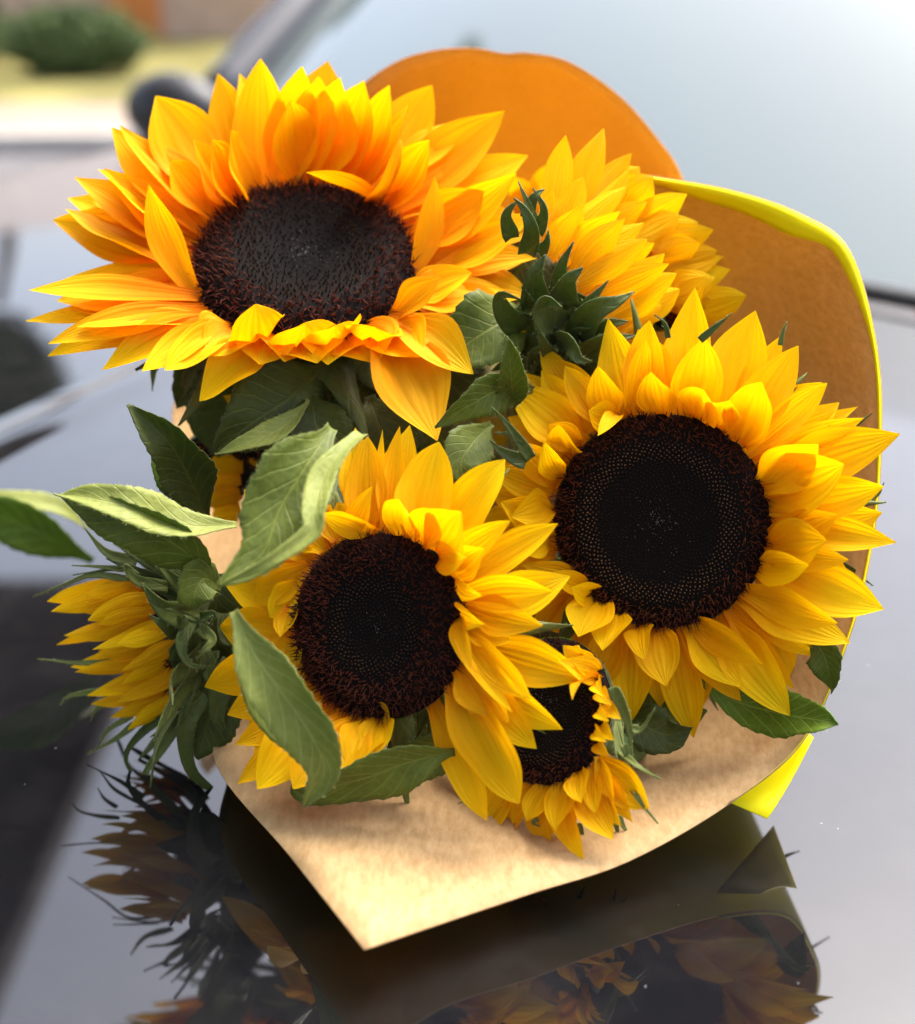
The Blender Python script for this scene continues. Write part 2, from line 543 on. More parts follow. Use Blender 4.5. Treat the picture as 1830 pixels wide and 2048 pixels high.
# ------------------------------------------------------------------ flower heads
class Flower:
    def __init__(self, cx, cy, d, rpx, tilt, alpha, label, mat=PET):
        rnd.seed(int(cx) * 7 + int(cy))
        self.c = at(cx, cy, d)
        self.d = d
        v = (CAM - self.c).normalized()
        a = R(alpha)
        im = RGT * math.cos(a) + UPV * math.sin(a)
        im = (im - v * im.dot(v)).normalized()
        self.n = (v * math.cos(R(tilt)) + im * math.sin(R(tilt))).normalized()
        self.r = mpx(rpx, self.c)
        self.mat = mat
        self.wk = 1.2
        self.x = self.n.orthogonal().normalized()
        # give the local frame a stable direction
        e = RGT - self.n * RGT.dot(self.n)
        if e.length > 0.2:
            self.x = e.normalized()
        self.y = self.n.cross(self.x)
        self.root = thing('sunflower', label, 'sunflower', self.c, 'sunflowers in the bouquet')

    def plane(self, px, py, h):
        r = ray(px, py)
        q = self.c + self.n * h
        den = r.dot(self.n)
        return CAM + r * ((q - CAM).dot(self.n) / den)

    def rim(self, ang, k=1.0, h=0.0):
        return self.c + (self.x * math.cos(ang) + self.y * math.sin(ang)) * self.r * k + self.n * h

    def disc(self, inner=0.5, ring=0.72, dome=0.16, n=1500, specks=60, tan=1.0, fringe=1.0, style='ring'):
        rg = random.Random(int(self.r * 1e6))
        X, Y, Z, c, r = self.x, self.y, self.n, self.c, self.r
        # base body: shallow dome and receptacle
        prof = [(0.0, dome * .55), (0.3, dome * .62), (0.55, dome * .85), (0.75, dome * 0.95), (0.93, dome * .55), (1.0, 0.0), (1.02, -0.1)]
        K = 40
        vs_, fs = [c + Z * prof[0][1] * r], []
        for (a, h) in prof[1:]:
            for j in range(K):
                g = 2 * math.pi * j / K
                vs_.append(c + (X * math.cos(g) + Y * math.sin(g)) * a * r + Z * h * r)
        for j in range(K):
            fs.append((0, 1 + j, 1 + (j + 1) % K))
        for i in range(len(prof) - 2):
            for j in range(K):
                a = 1 + i * K + j
                b = 1 + i * K + (j + 1) % K
                fs.append((a, a + K, b + K, b))
        dob = link('flower_disc', mesh('flower_disc', vs_, fs), self.root, [DISCB])
        def hgt(q):
            for (a0, h0), (a1, h1) in zip(prof, prof[1:]):
                if q <= a1:
                    return h0 + (h1 - h0) * (q - a0) / (a1 - a0)
            return prof[-1][1]
        vs_, fs, cl = [], [], []
        GA = math.pi * (3 - math.sqrt(5))
        def spike(p, d, ln, wd, cb, ct, bend=None):
            d = d.normalized()
            a = d.orthogonal().normalized()
            b = d.cross(a)
            b0 = len(vs_)
            tip = p + d * ln
            mid = p + d * ln * 0.55
            if bend is not None:
                mid = mid + bend * ln * 0.12
                tip = tip + bend * ln * 0.45
            for q, ww, col in ((p, wd, cb), (mid, wd * 0.8, tuple((x * .3 + y * .7) for x, y in zip(cb, ct)))):
                for g in range(4):
                    an = g * math.pi / 2
                    vs_.append(q + (a * math.cos(an) + b * math.sin(an)) * ww)
                    cl.append(col)
            vs_.append(tip)
            cl.append(ct)
            for g in range(4):
                h = (g + 1) % 4
                fs.append((b0 + g, b0 + h, b0 + 4 + h, b0 + 4 + g))
                fs.append((b0 + 4 + g, b0 + 4 + h, b0 + 8))
        sp = r / math.sqrt(n)
        for i in range(n):
            q = math.sqrt((i + .5) / n)
            th = i * GA
            rad = X * math.cos(th) + Y * math.sin(th)
            jit = V((rg.uniform(-1, 1), rg.uniform(-1, 1), rg.uniform(-1, 1)))
            p = c + rad * q * r * 0.985 + Z * hgt(q * .985) * r + jit * sp * ((.5 if style == 'grey' else .22) if q < ring else .45)
            br = rg.uniform(0.6, 1.35)
            if q < inner:
                g = q / inner
                cb = (0.003 * br, 0.0032 * br, 0.0026 * br)
                ct = (0.024 * br, 0.019 * br, 0.0115 * br)
                if style == 'grey' and g < 0.75:
                    ct = (0.07 * br * (1.2 - g), 0.068 * br * (1.2 - g), 0.055 * br * (1.2 - g))
                d = Z - rad * (0.55 * (1 - g) + 0.12) * 0.8 + jit * 0.15
                spike(p - Z * sp * .4, d, sp * rg.uniform(1.1, 1.7), sp * 0.40, cb, ct)
            elif q < ring:
                g = (q - inner) / (ring - inner)
                k = tan * math.sin(math.pi * min(1, g * 0.9 + 0.08))
                ct = (0.012 + 0.25 * k * br, 0.008 + 0.125 * k * br, 0.005 + 0.045 * k * br)
                cb = (0.004, 0.002, 0.0015)
                d = Z + rad * 0.05 + jit * 0.14
                spike(p - Z * sp * .3, d, sp * rg.uniform(1.5, 2.1), sp * 0.42, cb, ct)
            else:
                g = (q - ring) / (1 - ring)
                cb = (0.010 * br, 0.0034 * br, 0.0026 * br)
                ct = (0.085 * br + 0.07 * tan * br * (1 - g), 0.019 * br + 0.022 * tan * (1 - g), 0.010 * br)
                ln = sp * rg.uniform(2.0, 3.6) * (0.85 + 0.4 * g)
                d = Z * 1.0 + rad * (0.15 + 0.75 * g ** 2) + jit * 0.5
                spike(p - Z * sp * .2, d, ln, sp * 0.30, cb, ct, (jit + rad * .4))
                if g > 0.15:
                    jit2 = V((rg.uniform(-1, 1), rg.uniform(-1, 1), rg.uniform(-1, 1)))
                    spike(p, Z + rad * (.2 + g) + jit2 * .75, ln * .9, sp * 0.20, cb, ct, jit2)
        nf = int(150 * fringe)
        for i in range(nf):
            th = rg.uniform(0, 6.2832)
            rad = X * math.cos(th) + Y * math.sin(th)
            p = c + rad * r * rg.uniform(.95, 1.0) + Z * rg.uniform(0.0, .05) * r
            jit = V((rg.uniform(-1, 1), rg.uniform(-1, 1), rg.uniform(-1, 1)))
            spike(p, rad + Z * .55 + jit * .35, r * rg.uniform(.05, .11), sp * .26, (0.014, .006, .005), (0.03, .008, .008), jit)
        for i in range(specks):
            q = abs(rg.gauss(0, 0.2))
            if q > .8: continue
            th = rg.uniform(0, 6.2832)
            rad = X * math.cos(th) + Y * math.sin(th)
            p = c + rad * q * r + Z * (hgt(q) * r + sp * 1.0)
            g = rg.uniform(0.15, 0.55)
            spike(p, Z + V((rg.uniform(-1, 1), rg.uniform(-1, 1), 0)), sp * .35, sp * rg.uniform(.06, .16), (g, g, g * .9), (g, g, g * .9))
        me = mesh('florets', vs_, fs)
        at_ = me.color_attributes.new('floret', 'FLOAT_COLOR', 'POINT')
        flat = []
        for q in cl:
            flat.extend((*q, 1))
        at_.data.foreach_set('color', flat)
        fo = link('florets', me, None, [DISC], False)
        fo.parent = dob
        fo['kind'] = 'stuff'
        return dob

    def calyx(self, depth=0.55, k=0.8):
        """green receptacle behind the disc"""
        X, Y, Z, c, r = self.x, self.y, self.n, self.c, self.r
        prof = [(1.03, -.04), (1.0, -.2), (k, -depth * .6), (.45, -depth * .95), (.16, -depth * 1.15), (.13, -depth * 1.5)]
        K = 28
        vs_, fs = [], []
        for a, h in prof:
            for j in range(K):
                g = 2 * math.pi * j / K
                vs_.append(c + (X * math.cos(g) + Y * math.sin(g)) * a * r + Z * h * r)
        for i in range(len(prof) - 1):
            for j in range(K):
                a = i * K + j
                b = i * K + (j + 1) % K
                fs.append((a, a + K, b + K, b))
        return link('receptacle', mesh('receptacle', vs_, fs), self.root, [SEP])

    def stem(self, end, r=0.0042, depth=0.55, mids=()):
        p0 = self.c - self.n * self.r * depth
        p1 = self.c - self.n * (self.r * depth + 0.045)
        return tube('stem', [p0, p1] + list(mids) + [end], r, r * 1.05, STEM, self.root, 24, 9)

    def petals(self, K, rows, h0=-0.001):
        """rows: bx, by, tx, ty, width(px in crop), h (m above disc plane at tip), bow, [roll, curl, side, cup]"""
        for row in rows:
            bx, by, tx, ty, wd, h, bow = row[:7]
            roll, curl, side, cup = (list(row[7:]) + [0, 0, 0, 0.5][len(row) - 7:])[:4]
            B = self.plane(*K(bx, by), h0 + rnd.uniform(-.0012, .0006))
            # pull the base onto the rim
            e = B - self.c
            e = e - self.n * e.dot(self.n)
            B = self.c + e.normalized() * min(max(e.length, self.r * 0.93), self.r * 1.06) + self.n * (h0 + rnd.uniform(-.0015, .001))
            T = self.plane(*K(tx, ty), h)
            petal(self.root, B, T, self.n, mpx(wd / K.s, T) * self.wk, bow, cup, R(roll), curl, side, self.mat)

    def petals_d(self, K, rows):
        """as petals(), but the tip is given by its distance from the camera"""
        for row in rows:
            bx, by, tx, ty, wd, d, bow = row[:7]
            roll, curl, side, cup = (list(row[7:]) + [0, 0, 0, 0.5][len(row) - 7:])[:4]
            B = self.plane(*K(bx, by), -.001)
            e = B - self.c
            e = e - self.n * e.dot(self.n)
            B = self.c + e.normalized() * self.r + self.n * rnd.uniform(-.002, .0005)
            T = at(*K(tx, ty), d)
            petal(self.root, B, T, self.n, mpx(wd / K.s, T) * self.wk, bow, cup, R(roll), curl, side, self.mat)

    def ring(self, n, ln, wd, h, bow=0.12, k=1.0, a0=0.0, a1=6.2832, h0=-0.003, jl=0.15, mat=None, cup=.5):
        """a plain ring of petals behind the others: seen through the gaps"""
        for i in range(n):
            g = a0 + (a1 - a0) * (i + rnd.uniform(-.3, .3)) / n
            l = ln * (1 + rnd.uniform(-jl, jl))
            B = self.rim(g, k, h0 + rnd.uniform(-.001, .001))
            T = self.rim(g + rnd.uniform(-.12, .12), 1.0 + l / self.r, h + rnd.uniform(-.004, .004))
            petal(self.root, B, T, self.n, wd * rnd.uniform(.8, 1.15), bow + rnd.uniform(-.05, .08), cup, rnd.uniform(-.25, .25), rnd.uniform(-.1, .1), rnd.uniform(-.08, .08), mat or self.mat)

    def sepals_px(self, K, rows, d, mats=None, name='sepal'):
        """rows: width, [(x, y, dd) ...] along the sepal; dd = cm nearer the camera than d"""
        for wd, pts, *rest in rows:
            P3 = [at(*K(p[0], p[1]), d - (p[2] if len(p) > 2 else 0) * 0.01) for p in pts]
            m = mats or (SEP, SEPL)
            if wd / K.s <= 28 and rnd.random() < .7:
                m = (SEPL, SEP)
            rl = rest[0] if rest else (rnd.uniform(-25, 25), rnd.uniform(-25, 25))
            blade(self.root, name, P3, mpx(wd / K.s, P3[0]), None, rl, 0.35, 0, m, 0.8, 'sepal', 0.05, thick=0.0004)

    def sepal_ring(self, n, ln, wd, h, bend=0.4, k=1.0, h0=-.006, a0=0.0, a1=6.2832, mats=None):
        for i in range(n):
            g = a0 + (a1 - a0) * (i + rnd.uniform(-.25, .25)) / n
            l = ln * rnd.uniform(.8, 1.15)
            B = self.rim(g, k, h0)
            E = self.rim(g + rnd.uniform(-.1, .1), 1 + l / self.r, h + rnd.uniform(-.005, .005))
            M_ = (B + E) / 2 + self.n * bend * l * rnd.uniform(-.5, .6)
            out = (E - self.c).normalized()
            blade(self.root, 'sepal', [B, M_, E], wd * rnd.uniform(.8, 1.2), (-self.n + out * .2).normalized(), (rnd.uniform(-20, 20), rnd.uniform(-30, 30)), .3, 0, mats or (SEP, SEPL), .5, 'sepal', .05, nv=10, nu=4, thick=.0004)

    def leaf(self, K, wd, pts, d, roll=(0, 0), cup=.25, teeth=16, mats=None, edge=0.0, nhint=None, wave=.06, prof='leaf', fuzz=1.0):
        P3 = [at(*K(p[0], p[1]), d - (p[2] if len(p) > 2 else 0) * 0.01) for p in pts]
        return blade(self.root, 'leaf', P3, mpx(wd / K.s, P3[len(P3) // 2]), nhint, roll, cup, teeth, mats or (LEAF_TOP, LEAF_UND), fuzz, prof, wave, nu=8, edge=edge)

WAIST = V((0.02, 0.30, 0.055))
def stem_end(i):
    a = i * 2.4
    return WAIST + V((math.cos(a) * .014, rnd.uniform(.12, .2), math.sin(a) * .014))

# ------------------------------------------------------------------ the street
GZ = -0.95                                   # road level; the hood is at z = 0
def D(d):                                    # forward distance from camera -> world Y
    return CAM.y + d

def box(bm, x0, x1, y0, y1, z0, z1):
    vs_ = [bm.verts.new(p) for p in ((x0, y0, z0), (x1, y0, z0), (x1, y1, z0), (x0, y1, z0), (x0, y0, z1), (x1, y0, z1), (x1, y1, z1), (x0, y1, z1))]
    for f in ((3, 2, 1, 0), (4, 5, 6, 7), (0, 1, 5, 4), (1, 2, 6, 5), (2, 3, 7, 6), (3, 0, 4, 7)):
        bm.faces.new([vs_[i] for i in f])

def bmobj(name, bm, mats, parent=None, bev=0.0, smooth=False):
    me = bpy.data.meshes.new(name)
    bm.to_mesh(me)
    bm.free()
    o = link(name, me, parent, mats, smooth)
    if bev:
        md = o.modifiers.new('bevel', 'BEVEL')
        md.width = bev
        md.segments = 2
    return o

def slab(name, x0, x1, y0, y1, z0, z1, mat, parent=None, bev=0.0):
    bm = bmesh.new()
    box(bm, x0, x1, y0, y1, z0, z1)
    return bmobj(name, bm, [mat], parent, bev)

ASPH = simple('asphalt', (0.11, 0.105, 0.105), 0.9, 0.2, nscale=14, namt=0.25)
PAVE = simple('pavement_slab', (0.24, 0.19, 0.145), 0.9, 0.2, nscale=3, namt=0.15)
GRASS = simple('lawn_grass', (0.17, 0.15, 0.05), 0.9, 0.1, nscale=2.5, namt=0.4)
KERB = simple('kerb_stone', (0.36, 0.33, 0.30), 0.85, 0.2, nscale=6)
HEDGE = simple('hedge_leaves', (0.10, 0.14, 0.05), 0.7, 0.2, nscale=9, namt=0.5)
BARK = simple('bark', (0.09, 0.065, 0.045), 0.9, 0.1, nscale=12, namt=0.4)
CROWN = simple('tree_leaves', (0.07, 0.10, 0.045), 0.7, 0.15, nscale=5, namt=0.4)
BRICK = simple('house_brick', (0.50, 0.34, 0.24), 0.85, 0.2, nscale=8, namt=0.2)
RENDER = simple('house_render', (0.72, 0.70, 0.68), 0.85, 0.2, nscale=3, namt=0.06)
TILE = simple('roof_tile', (0.07, 0.06, 0.06), 0.7, 0.3, nscale=9, namt=0.3)
ROOF = simple('house_roof_tile', (0.34, 0.30, 0.28), 0.7, 0.3, nscale=9, namt=0.2)
WHITE = simple('white_frame', (0.78, 0.78, 0.76), 0.5)
PANE = simple('window_glass', (0.06, 0.07, 0.08), 0.06, 0.7)
DOOR = simple('orange_door', (0.55, 0.17, 0.03), 0.5)

g = slab('ground', -140, 140, -140, 140, GZ - .4, GZ - 0.02, GRASS)
g['kind'] = 'structure'
o = slab('road', -60, 60, D(-3), D(7.6), GZ - .1, GZ, ASPH)
o['kind'] = 'structure'
o = slab('kerb', -60, 60, D(7.6) + .002, D(7.75), GZ - .1, GZ + .10, KERB, None, .02)
o['kind'] = 'structure'
o = slab('pavement', -60, 60, D(7.75) + .002, D(8.8), GZ - .1, GZ + .09, PAVE)
o['kind'] = 'structure'
o = slab('lawn', -60, 60, D(8.8) + .002, D(60), GZ - .1, GZ + .07, GRASS)
o['kind'] = 'structure'

def leaf_cloud(name, centre, rad, n, size, mat, parent, seed, boxy=False, fill=0.55):
    rg = random.Random(seed)
    vs_, fs = [], []
    while len(fs) < n:
        p = V((rg.uniform(-1, 1), rg.uniform(-1, 1), rg.uniform(-1, 1)))
        if not boxy:
            l = p.length
            if l > 1 or l < fill * rg.random():
                continue
            p = p * (1 + .28 * noise.noise(p * 2.3 + V((seed, 0, 0))))
        else:
            m = max(abs(p.x), abs(p.y), abs(p.z))
            if m < fill * rg.random() + .25:
                continue
            p = p * (1 + .12 * noise.noise(p * 4 + V((seed, 0, 0))))
        q = centre + V((p.x * rad.x, p.y * rad.y, p.z * rad.z))
        a = V((rg.uniform(-1, 1), rg.uniform(-1, 1), rg.uniform(-1, 1))).normalized()
        b = a.orthogonal().normalized()
        c = a.cross(b)
        s = size * rg.uniform(.6, 1.3)
        k = len(vs_)
        vs_ += [q - b * s, q + c * s * .5 + a * s * .15, q + b * s, q - c * s * .5 + a * s * .15]
        fs.append((k, k + 1, k + 2, k + 3))
    return link(name, mesh(name, vs_, fs), parent, [mat], False)

def shrub(name, label, px, d, w_, dep, h, seed, cat='hedge'):
    x = (px - 915) / FPX * d
    r = thing(name, label, cat, (x, D(d), GZ + .07))
    tube('trunk', [V((x, D(d), GZ + .05)), V((x + .01, D(d), GZ + .07 + h * .6))], .03, .015, BARK, r, 4, 7)
    leaf_cloud('crown', V((x, D(d), GZ + .09 + h / 2)), V((w_ / 1.8, dep / 1.8, h / 1.8)), 5200, .035, HEDGE, r, seed, False, 1.0)
    return r
shrub('hedge', 'low clipped dark green hedge on the lawn before the brick house', 175, 10.4, .92, .5, .42, 3)
shrub('bush', 'small green bush on the lawn beside the clipped hedge', -30, 11.0, .50, .6, .62, 5, 'bush')

# house: only its foot shows over the lawn
hx0, hx1, hy = -7.2, -1.45, D(13.2)
H = thing('house', 'low brick house with white framed windows behind the clipped hedge', 'house', (hx0, hy, GZ + .07))
zb = GZ + .05
slab('wall', hx0, hx1, hy, hy + 6, zb, zb + 2.1, BRICK, H)
slab('upper_wall', hx0, hx1, hy + .012, hy + 6, zb + 2.1, zb + 2.6, RENDER, H)
bm = bmesh.new()
e = .35
P8 = [(hx0 - e, hy - e, zb + 2.6), (hx1 + e, hy - e, zb + 2.6), (hx1 + e, hy + 6.3, zb + 2.6), (hx0 - e, hy + 6.3, zb + 2.6), (hx0 + 2.2, hy + 3, zb + 3.7), (hx1 - 2.2, hy + 3, zb + 3.7)]
vv = [bm.verts.new(p) for p in P8]
for f in ((0, 1, 5, 4), (1, 2, 5), (2, 3, 4, 5), (3, 0, 4), (3, 2, 1, 0)):
    bm.faces.new([vv[i] for i in f])
bmobj('roof', bm, [ROOF], H)
def window(x0, x1, z0, z1):
    f = bmesh.new()
    fw = .07
    box(f, x0, x1, hy - .04, hy + .05, z0, z0 + fw)
    box(f, x0, x1, hy - .04, hy + .05, z1 - fw, z1)
    box(f, x0, x0 + fw, hy - .04, hy + .05, z0 + fw, z1 - fw)
    box(f, x1 - fw, x1, hy - .04, hy + .05, z0 + fw, z1 - fw)
    box(f, (x0 + x1) / 2 - .03, (x0 + x1) / 2 + .03, hy - .035, hy + .05, z0 + fw, z1 - fw)
    fo = bmobj('window', f, [WHITE], H)
    p = slab('pane', x0 + fw, x1 - fw, hy - .012, hy - .004, z0 + fw, z1 - fw, PANE)
    p.parent = fo
for x0, x1, z0, z1 in ((-4.0, -3.2, .65, 1.9), (-2.4, -1.75, .5, 1.9), (-6.6, -5.2, .65, 1.9)):
    window(x0, x1, zb + z0, zb + z1)
dr = slab('door', -3.0, -2.55, hy - .03, hy + .02, zb + .02, zb + 2.05, DOOR, H)
hn = slab('door_handle', -2.66, -2.61, hy - .07, hy - .03, zb + 1.0, zb + 1.12, WHITE)
hn.parent = dr

# a tree behind the house: a green smudge in the paint
tx, ty = -5.3, D(16.6)
T_ = thing('street_tree', 'round crowned tree on the lawn beside the brick house', 'tree', (tx, ty, GZ + .07))
tube('trunk', [V((tx, ty, GZ)), V((tx + .1, ty, GZ + 2)), V((tx + .0, ty + .1, GZ + 5.4))], .17, .07, BARK, T_, 10, 9)
leaf_cloud('crown', V((tx, ty, GZ + 6.1)), V((.6, .6, .52)), 1500, .10, CROWN, T_, 9, False, 1.0)

# roof added out of view: its dark underside mirrors along the hood's left side
CP = thing('added_carport', 'flat dark roof on posts, added out of view for its reflection in the hood', 'added_carport', (-3.4, D(1), GZ))
slab('roof', -3.7, -.79, D(-2.2), D(3.55), 1.42, 1.50, TILE, CP, .01)  # added roof, out of view, for the hood reflection
for y in (D(-2.0), D(.8), D(3.3)):
    slab('added_post', -3.6, -3.48, y, y + .12, GZ, 1.36, BARK, CP, .006)
slab('added_beam', -3.62, -3.46, D(-2.1), D(3.5), 1.34, 1.418, BARK, CP, .006)

# ------------------------------------------------------------------ the car
def paint():
    m, t, b, o = newmat('black_car_paint')
    tc = N(t, 'ShaderNodeTexCoord')
    b.inputs['Base Color'].default_value = (0.006, 0.006, 0.007, 1)
    b.inputs['IOR'].default_value = 1.68
    # dust: tiny pale specks and a faint film
    vo = N(t, 'ShaderNodeTexVoronoi')
    vo.inputs['Scale'].default_value = 210
    t.links.new(tc.outputs['Object'], vo.inputs['Vector'])
    sepc = N(t, 'ShaderNodeSeparateColor')
    t.links.new(vo.outputs['Color'], sepc.inputs[0])
    rad = math_(t, 'MULTIPLY', math_(t, 'POWER', sepc.outputs[0], 22.0), 0.085)
    speck = math_(t, 'LESS_THAN', vo.outputs['Distance'], rad)
    film = noise_(t, 34, 5, 0.65, tc.outputs['Object'])
    col = mixc(t, math_(t, 'MULTIPLY', speck, 0.8), (0.006, 0.006, 0.007), (0.11, 0.11, 0.11))
    col = mixc(t, ramp(t, film, [(0.45, 0.0), (0.85, 0.10)]), col, (0.10, 0.095, 0.09))
    t.links.new(col, b.inputs['Base Color'])
    t.links.new(math_(t, 'ADD', ramp(t, film, [(0.4, 0.018), (0.8, 0.05)]), math_(t, 'MULTIPLY', speck, 0.4)), b.inputs['Roughness'])
    return m
PAINT = paint()
def glass_mat():
    m, t, b, o = newmat('windscreen_glass')
    b.inputs['Base Color'].default_value = (0.10, 0.13, 0.125, 1)
    b.inputs['Roughness'].default_value = 0.05
    b.inputs['IOR'].default_value = 1.9
    return m
GLASS = glass_mat()
TRIM = simple('black_trim', (0.02, 0.02, 0.022), 0.45, 0.5, nscale=60)
PILL = simple('pillar_paint', (0.03, 0.03, 0.034), 0.12, 0.8)

cowl = [V((-.345, D(2.02), 0)), V((-.25, D(1.78), 0)), V((-.05, D(1.46), 0)), V((.33, D(1.07), 0)), V((.62, D(.80), 0)), V((.9, D(.58), 0))]
fdir = V((-.42, -.9075, 0))
CAR = thing('car', 'glossy black car whose hood carries the sunflower bouquet', 'car', (0.0, D(.6), GZ))
ns, ntt = 260, 60
cs = spline(cowl, ns)
vs_, fs = [], []
for i, p in enumerate(cs):
    s = i / ns
    for j in range(ntt + 1):
        t_ = (j / ntt) ** 1.3 * 2.1
        q = p + fdir * t_
        edge = sm(0.055, 0.0, s)
        z = -0.05 * edge ** 2 - 0.0
        # shallow press line along the left side of the hood
        la = q.x * .9075 - (q.y - CAM.y) * .42
        z += 0.0030 * math.exp(-((la + .548) / .014) ** 2) + .002 * sm(-.60, -.80, la) - .004 * sm(-.80, -1.1, la)
        z -= 0.03 * sm(0.05, 0.0, t_)
        z -= 0.25 * sm(1.5, 2.2, t_)
        vs_.append(V((q.x, q.y, z)))
for i in range(ns):
    for j in range(ntt):
        a = i * (ntt + 1) + j
        fs.append((a, a + 1, a + ntt + 2, a + ntt + 1))
hood = link('hood', mesh('hood', vs_, fs), CAR, [PAINT])
md = hood.modifiers.new('thickness', 'SOLIDIFY')
md.thickness = 0.004
md.offset = 0 - 1
# fender and door skin under the hood's left edge
vs_, fs = [], []
lat = V((-.9075, .42, 0))
ts = [-1.6, -1.2, -.8, -.4, 0, .3, .6, .9, 1.2, 1.5, 1.8, 2.1]
prof = [(0.004, -.056), (.02, -.062), (.05, -.085), (.075, -.14), (.09, -.25), (.095, -.4), (.085, -.6), (.06, -.72)]
for t_ in ts:
    for (a, z) in prof:
        q = cowl[0] + fdir * t_ + lat * a
        vs_.append(V((q.x, q.y, z - 0.25 * sm(1.5, 2.2, t_))))
m_ = len(prof)
for i in range(len(ts) - 1):
    for j in range(m_ - 1):
        a = i * m_ + j
        fs.append((a, a + 1, a + m_ + 1, a + m_))
link('fender', mesh('fender', vs_, fs), CAR, [PAINT])
# windscreen: rises from the cowl
back = V((.50, .72, .43))
vs_, fs = [], []
ws = [p + V((.02, .03, -.005)) for p in cs]
for i, p in enumerate(ws):
    for j in range(13):
        k = j / 12
        vs_.append(p + back * k * 1.0 + V((0, 0, 0.05 * math.sin(math.pi * k))))
for i in range(ns):
    for j in range(12):
        a = i * 13 + j
        fs.append((a, a + 13, a + 14, a + 1))
link('windscreen', mesh('windscreen', vs_, fs), CAR, [GLASS])
tube('cowl_trim', [p + V((.0, .005, .0)) for p in cs[::26]], 0.008, .008, TRIM, CAR, 40, 8)
# pillar, roof edge
tube('pillar', [ws[0] + V((-.02, 0, 0)), ws[0] + back * .5 + V((-.02, 0, .035)), ws[0] + back + V((-.02, 0, .0)), ws[0] + back + V((.5, .72, .02))], .042, .04, PILL, CAR, 24, 12)
# door mirror: shell with glass
mc = at(*KF(352, 222), 1.98)
bm = bmesh.new()
bmesh.ops.create_uvsphere(bm, u_segments=24, v_segments=14, radius=1)
for v in bm.verts:
    k = 1 - .25 * max(0, v.co.y)
    v.co = V((v.co.x * .085 * k, v.co.y * .05, v.co.z * .052 * k))
    v.co = V((v.co.x, min(v.co.y, .03), v.co.z))
    v.co = Matrix.Rotation(R(-35), 3, 'Z') @ v.co + mc
mir = bmobj('mirror_shell', bm, [TRIM], CAR, 0, True)
tube('mirror_arm', [mc + V((.05, .02, -.03)), mc + V((.1, .05, -.06)), ws[0] + V((-.0, .02, .02))], .02, .024, TRIM, CAR, 8, 8)
# ------------------------------------------------------------------ wrapping paper
WAIST = V((0.02, 0.28, 0.045))
WR = 0.036
rim_px = [  # x, y (display), forward distance, angle on the tied waist
    (352, 770, .570, 165), (345, 860, .558, 178), (385, 1080, .525, 192), (445, 1370, .458, 208), (428, 1515, .412, 222), (576, 1701, .357, 236), (725, 1888, .315, 250),
    (890, 1832, .331, 261), (1060, 1775, .343, 270), (1250, 1712, .358, 280), (1450, 1598, .379, 291), (1600, 1470, .396, 303), (1690, 1265, .412, 318),
    (1735, 1080, .428, 330), (1752, 900, .442, 342), (1745, 700, .458, 356), (1690, 500, .475, 372), (1590, 425, .492, 384), (1450, 378, .508, 396), (1290, 350, .525, 410)]
rp = [at(*KF(x, y), d) for x, y, d, a in rim_px]
ra = [V((a, 0, 0)) for x, y, d, a in rim_px]
seg = 8
nR = (len(rp) - 1) * seg
def rim_spline():
    # keep the corner at the tip sharp: two splines joined there
    a = spline(rp[:7], 6 * seg)
    b = spline(rp[6:], (len(rp) - 7) * seg)
    aa = spline(ra[:7], 6 * seg)
    ab = spline(ra[6:], (len(rp) - 7) * seg)
    return a[:-1] + b, [q.x for q in aa[:-1] + ab]
rc, an = rim_spline()
nS = 22
vs_, fs, uv = [], [], []
def sheet(u, v):
    p, a = rc[u], R(an[u])
    w_ = WAIST + V((math.cos(a) * WR, 0, math.sin(a) * WR))
    q = p.lerp(w_, v)
    out = V((math.cos(a), 0, math.sin(a)))
    q = q + out * 0.012 * math.sin(math.pi * v) * (1 - .6 * abs(math.sin(R(min(an[u], 290) - 270)) < 0))
    q = q + out * 0.0014 * noise.noise(q * 20) * min(1, v * 6)
    q.z = max(q.z, 0.004)
    return q
for u in range(len(rc)):
    for k in range(nS + 1):
        vs_.append(sheet(u, k / nS))
        uv.append((u / len(rc), k / nS))
for u in range(len(rc) - 1):
    for k in range(nS):
        a = u * (nS + 1) + k
        fs.append((a, a + 1, a + nS + 2, a + nS + 1))
WRAP = thing('wrapping_paper', 'brown kraft paper wrap with yellow outside around the sunflowers', 'paper', WAIST)
def paper_sheet(name, vs_, fs, uv, mats=(KRAFT, YPAP), th=0.0004, flip=False):
    if flip:
        fs = [tuple(reversed(f)) for f in fs]
    o = link(name, mesh(name, vs_, fs, uv), WRAP, list(mats))
    md = o.modifiers.new('thickness', 'SOLIDIFY')
    md.thickness = th
    md.offset = -1
    md.material_offset = 1
    md.material_offset_rim = 0
    return o
paper_sheet('front_sheet', vs_, fs, uv, flip=True)
